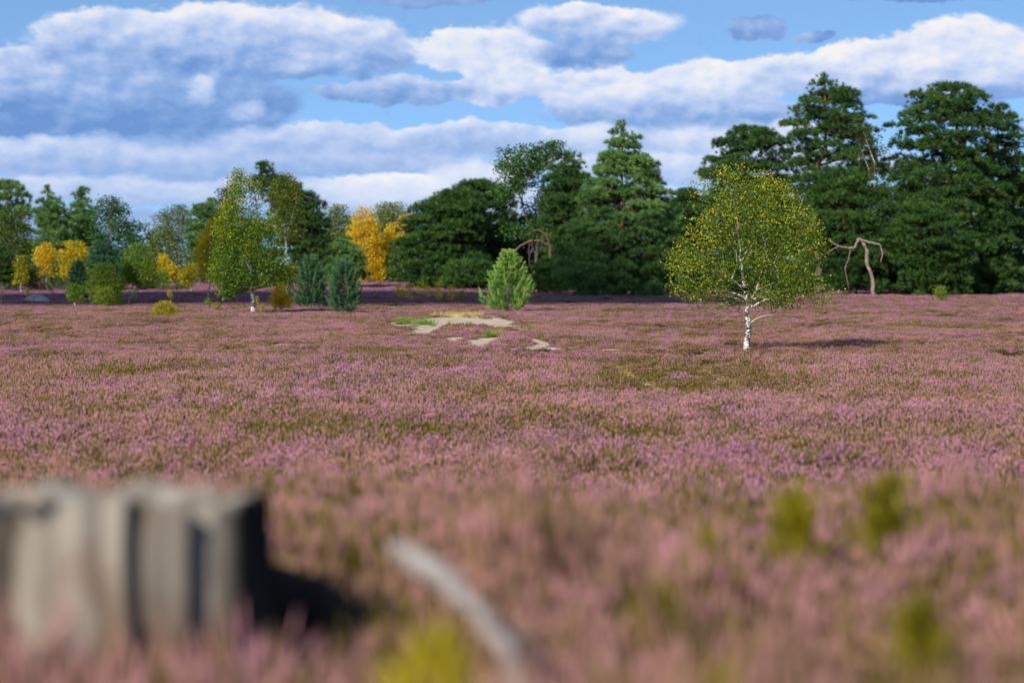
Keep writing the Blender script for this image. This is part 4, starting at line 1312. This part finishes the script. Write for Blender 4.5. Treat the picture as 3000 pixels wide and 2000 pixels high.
nt.links.new(mixn(nt, kc, mixn(nt, k, grey, brown), (.014, .012, .010)), p.inputs['Base Color'])
bu = N(nt, 'ShaderNodeBump')
bu.inputs['Strength'].default_value = .7
bu.inputs['Distance'].default_value = .02
nt.links.new(no.outputs['Fac'], bu.inputs['Height'])
nt.links.new(bu.outputs[0], p.inputs['Normal'])
nt.links.new(p.outputs[0], out.inputs[0])
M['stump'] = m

gz = float(H(stx, sty))
so = bpy.data.objects.new('tree_stump', None)
C.objects.link(so)
so.location = (stx, sty, gz)
tag(so, 'weathered grey tree stump with dark cracks in the blurred front corner', 'tree stump')
na2, nz = 144, 30
th = np.arange(na2) * 2 * np.pi / na2
topz = .60 + .05 * (fnoise(np.cos(th) * 3, np.sin(th) * 3, 1.0) - .5) + .05 * (vnoise(th * 9, th * 0, 1.0) - .5)
topz += .03 * np.exp(-((th - 4.9) / .25) ** 2)
V = []
for i in range(nz):
    u = i / (nz - 1)
    z = -.1 + (topz + .1) * u
    R_ = .43 + .13 * (1 - u) ** 2.5 * (1 + .8 * np.cos(5 * th + 1)) - .02 * u
    R_ = R_ + .045 * (vnoise(th * 6, th * 0 + u * .8, 1.0) - .5) + .03 * (vnoise(th * 17, u * 1.5 + th * 0, 1.0) - .5)
    for c0, wd, dp in ((4.42, .045, .22), (5.18, .028, .10), (4.02, .03, .10), (5.62, .03, .08), (2.2, .05, .12)):
        R_ = R_ - dp * np.exp(-((th - c0 - .05 * math.sin(6 * u)) / wd) ** 2) * (.5 + .5 * u)
    V += list(np.column_stack([R_ * np.cos(th), R_ * np.sin(th), z]))
Fc = [(a * na2 + i, a * na2 + (i + 1) % na2, (a + 1) * na2 + (i + 1) % na2, (a + 1) * na2 + i) for a in range(nz - 1) for i in range(na2)]
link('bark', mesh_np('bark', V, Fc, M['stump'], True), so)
# broken top, sunk towards the rotten heart
V2 = list(np.array(V)[-na2:])
Fc2 = []
for j, (q, dz_) in enumerate(((.8, -.03), (.55, -.09), (.3, -.15), (.08, -.17))):
    ring = np.array(V)[-na2:].copy()
    ring[:, :2] *= q
    ring[:, 2] += dz_ + .05 * (vnoise(ring[:, 0] * 20, ring[:, 1] * 20, 1.0) - .5)
    V2 += list(ring)
    Fc2 += [(j * na2 + i, j * na2 + (i + 1) % na2, (j + 1) * na2 + (i + 1) % na2, (j + 1) * na2 + i) for i in range(na2)]
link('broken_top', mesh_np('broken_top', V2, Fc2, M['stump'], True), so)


def tube_part(name, pts, rad, mat, parent, sides=12, loc=None):
    pts = np.array(pts, float)
    t = np.linspace(0, len(pts) - 1, len(pts) * 5 - 4)
    q = np.column_stack([np.interp(t, np.arange(len(pts)), pts[:, k]) for k in range(3)])
    rr = np.interp(t, np.arange(len(pts)), rad)
    q[1:-1] += rng.normal(0, .006, (len(q) - 2, 3))
    V = []
    d = np.gradient(q, axis=0)
    d /= np.linalg.norm(d, axis=1)[:, None]
    u = np.cross(d, (.2, .5, .84)); u /= np.linalg.norm(u, axis=1)[:, None]
    w = np.cross(d, u)
    a_ = np.arange(sides) * 2 * np.pi / sides
    for i in range(len(q)):
        k_ = rr[i] * (1 + .10 * np.sin(3 * a_ + i * .4) + rng.normal(0, .03, sides))
        V += list(q[i] + u[i] * (np.cos(a_) * k_)[:, None] + w[i] * (np.sin(a_) * k_)[:, None])
    Fc = [(i * sides + j, i * sides + (j + 1) % sides, (i + 1) * sides + (j + 1) % sides, (i + 1) * sides + j) for i in range(len(q) - 1) for j in range(sides)]
    for e_, ring in ((q[0], range(sides)), (q[-1], range((len(q) - 1) * sides, len(q) * sides))):
        V.append(e_)
        ring = list(ring)
        Fc += [(ring[j], ring[(j + 1) % sides], len(V) - 1, len(V) - 1) for j in range(sides)]
    V = np.array(V)
    me = bpy.data.meshes.new(name)
    me.from_pydata(V.tolist(), [], [tuple(dict.fromkeys(f_)) for f_ in Fc])
    me.polygons.foreach_set('use_smooth', np.ones(len(me.polygons), bool))
    me.materials.append(mat)
    return link(name, me, parent, loc)


SHADE_WOOD = groundmat('shade_painted_wood', [(.3, (.008, .007, .006)), (.5, (.018, .015, .013)), (.7, (.035, .030, .026))], 9.0, .02)  # near-black root: the stump's shaded side painted as colour
tube_part('root', [(.26, .06, .46), (.36, .16, .34), (.48, .26, .27), (.60, .34, .18), (.70, .42, -.08)], [.09, .11, .11, .10, .07], SHADE_WOOD, so)
tube_part('root', [(-.30, -.2, .25), (-.44, -.32, .12), (-.58, -.44, -.08)], [.10, .09, .06], M['stump'], so)
tube_part('root', [(.02, -.34, .24), (.04, -.50, .10), (.06, -.62, -.08)], [.10, .09, .06], M['stump'], so)

# fallen branch lying over the heather
m, nt, out = newmat('bleached_branch')
tc_ = N(nt, 'ShaderNodeTexCoord')
no = N(nt, 'ShaderNodeTexNoise')
no.inputs['Scale'].default_value = 14
no.inputs['Detail'].default_value = 5
nt.links.new(tc_.outputs['Object'], no.inputs['Vector'])
p = N(nt, 'ShaderNodeBsdfPrincipled')
p.inputs['Roughness'].default_value = .85
nt.links.new(rampn(nt, no.outputs['Fac'], [(.3, (.15, .125, .105)), (.5, (.26, .225, .20)), (.7, (.38, .34, .31))]), p.inputs['Base Color'])
nt.links.new(p.outputs[0], out.inputs[0])
bx = [(1150, 1606, 5.55), (1200, 1628, 5.45), (1265, 1676, 5.3), (1350, 1738, 5.1), (1420, 1815, 4.95), (1490, 1920, 4.8), (1540, 2060, 4.65)]
pts = np.array([(wx(a_, d_), d_, wz(b_, d_)) for a_, b_, d_ in bx])
fb = bpy.data.objects.new('fallen_branch', None)
C.objects.link(fb)
fb.location = pts[3]
tag(fb, 'pale bleached branch lying across the blurred foreground heather', 'branch')
tube_part('branch', pts - pts[3], [.014, .026, .024, .021, .019, .017, .014], m, fb)
tube_part('twig', [pts[4] - pts[3], pts[4] - pts[3] + (.08, .06, -.06), pts[4] - pts[3] + (.16, .12, -.16)], [.012, .010, .006], m, fb, 8)
for px, py, D_, wpx, hpx, mt, tm, lab in ((1290, 2080, 4.75, 300, 320, 'moss', .85, 'bright yellow-green moss tuft below the fallen branch'), (2075, 1640, 6.6, 140, 180, 'moss', .6, 'green leafy tuft in the middle of the blurred heather'),
                                          (2600, 1455, 8.2, 140, 150, 'moss', .35, 'dark green tuft at the far right of the blurred heather crest'), (2330, 1470, 8.0, 110, 110, 'moss', .5, 'yellow-green tuft on the blurred heather crest'),
                                          (2700, 1850, 5.4, 130, 210, 'moss', .35, 'olive green tuft in the lower right blurred heather'), (2080, 2080, 4.7, 320, 210, 'moss', .6, 'yellow-green tuft at the bottom picture edge right of centre'),
                                          (1800, 2090, 4.7, 120, 190, 'moss', .3, 'dark green tuft at the bottom picture edge'), (1930, 1800, 5.6, 150, 150, 'moss', .3, 'olive tuft among the blurred heather in the centre right')):
    x = wx(px, D_)
    zt = wz(py - hpx, D_)
    zb = float(H(x, D_))
    hh = max(zt - zb, .2)
    k_ = 480
    R_ = wpx / F * D_ / 2
    pos = np.column_stack([np.clip(rng.normal(0, R_ * .45, k_), -R_, R_), np.clip(rng.normal(0, R_ * .45, k_), -R_, R_), rng.uniform(.25, .8, k_) * hh])
    pos[:, 2] *= np.exp(-(pos[:, 0] ** 2 + pos[:, 1] ** 2) / (2 * (R_ * 1.2) ** 2))
    v, f, t = blades(pos, .10, .012, np.clip(rng.normal(tm, .18, k_), 0, 1), .7)
    o = link('leafy_tuft', mesh_np('leafy_tuft', v, f, M[mt], False, {'tint': t}), None, (x, D_, zb))
    tag(o, lab, 'leafy tuft', 'green tufts in the blurred foreground')


# unseen cloud added behind the camera's left shoulder, shaped to shade the far left heath
SV = np.array((math.sin(SUN_AZ) * math.cos(SUN_EL), math.cos(SUN_AZ) * math.cos(SUN_EL), math.sin(SUN_EL)))
m, nt, out = newmat('shade_cloud_white')
d1, d2, mx = N(nt, 'ShaderNodeBsdfDiffuse'), N(nt, 'ShaderNodeBsdfTranslucent'), N(nt, 'ShaderNodeMixShader')
d1.inputs[0].default_value = d2.inputs[0].default_value = (.85, .85, .85, 1)
mx.inputs[0].default_value = .3
nt.links.new(d1.outputs[0], mx.inputs[1])
nt.links.new(d2.outputs[0], mx.inputs[2])
nt.links.new(mx.outputs[0], out.inputs[0])
cc = np.array((-19.0, 185.0, 0)) + SV * (420 / SV[2])
th, ph = np.meshgrid(np.arange(72) * 2 * np.pi / 72, np.linspace(.01, np.pi - .01, 36))
X, Y, Z = np.cos(th) * np.sin(ph), np.sin(th) * np.sin(ph), np.cos(ph)
r_ = 1 + .55 * (fnoise(X * 3 + 20, Y * 3 + Z * 2, 1.1) - .5) + .35 * (fnoise(X * 3 - Z * 4, Y * 3 + 40, .5) - .5)
ca, sa = math.cos(-.70), math.sin(-.70)
cx_, cy_ = X * r_ * 44, Y * r_ * 19
V = np.column_stack([(cx_ * ca - cy_ * sa).ravel(), (cx_ * sa + cy_ * ca).ravel(), (np.where(Z > 0, Z * 12, Z * 4) * r_).ravel()])
Fc = [(a * 72 + i, a * 72 + (i + 1) % 72, (a + 1) * 72 + (i + 1) % 72, (a + 1) * 72 + i) for a in range(35) for i in range(72)]
tag(link('shade_cloud', mesh_np('shade_cloud', V, np.array(Fc)[:, ::-1], m, True), None, cc), kind='stuff')
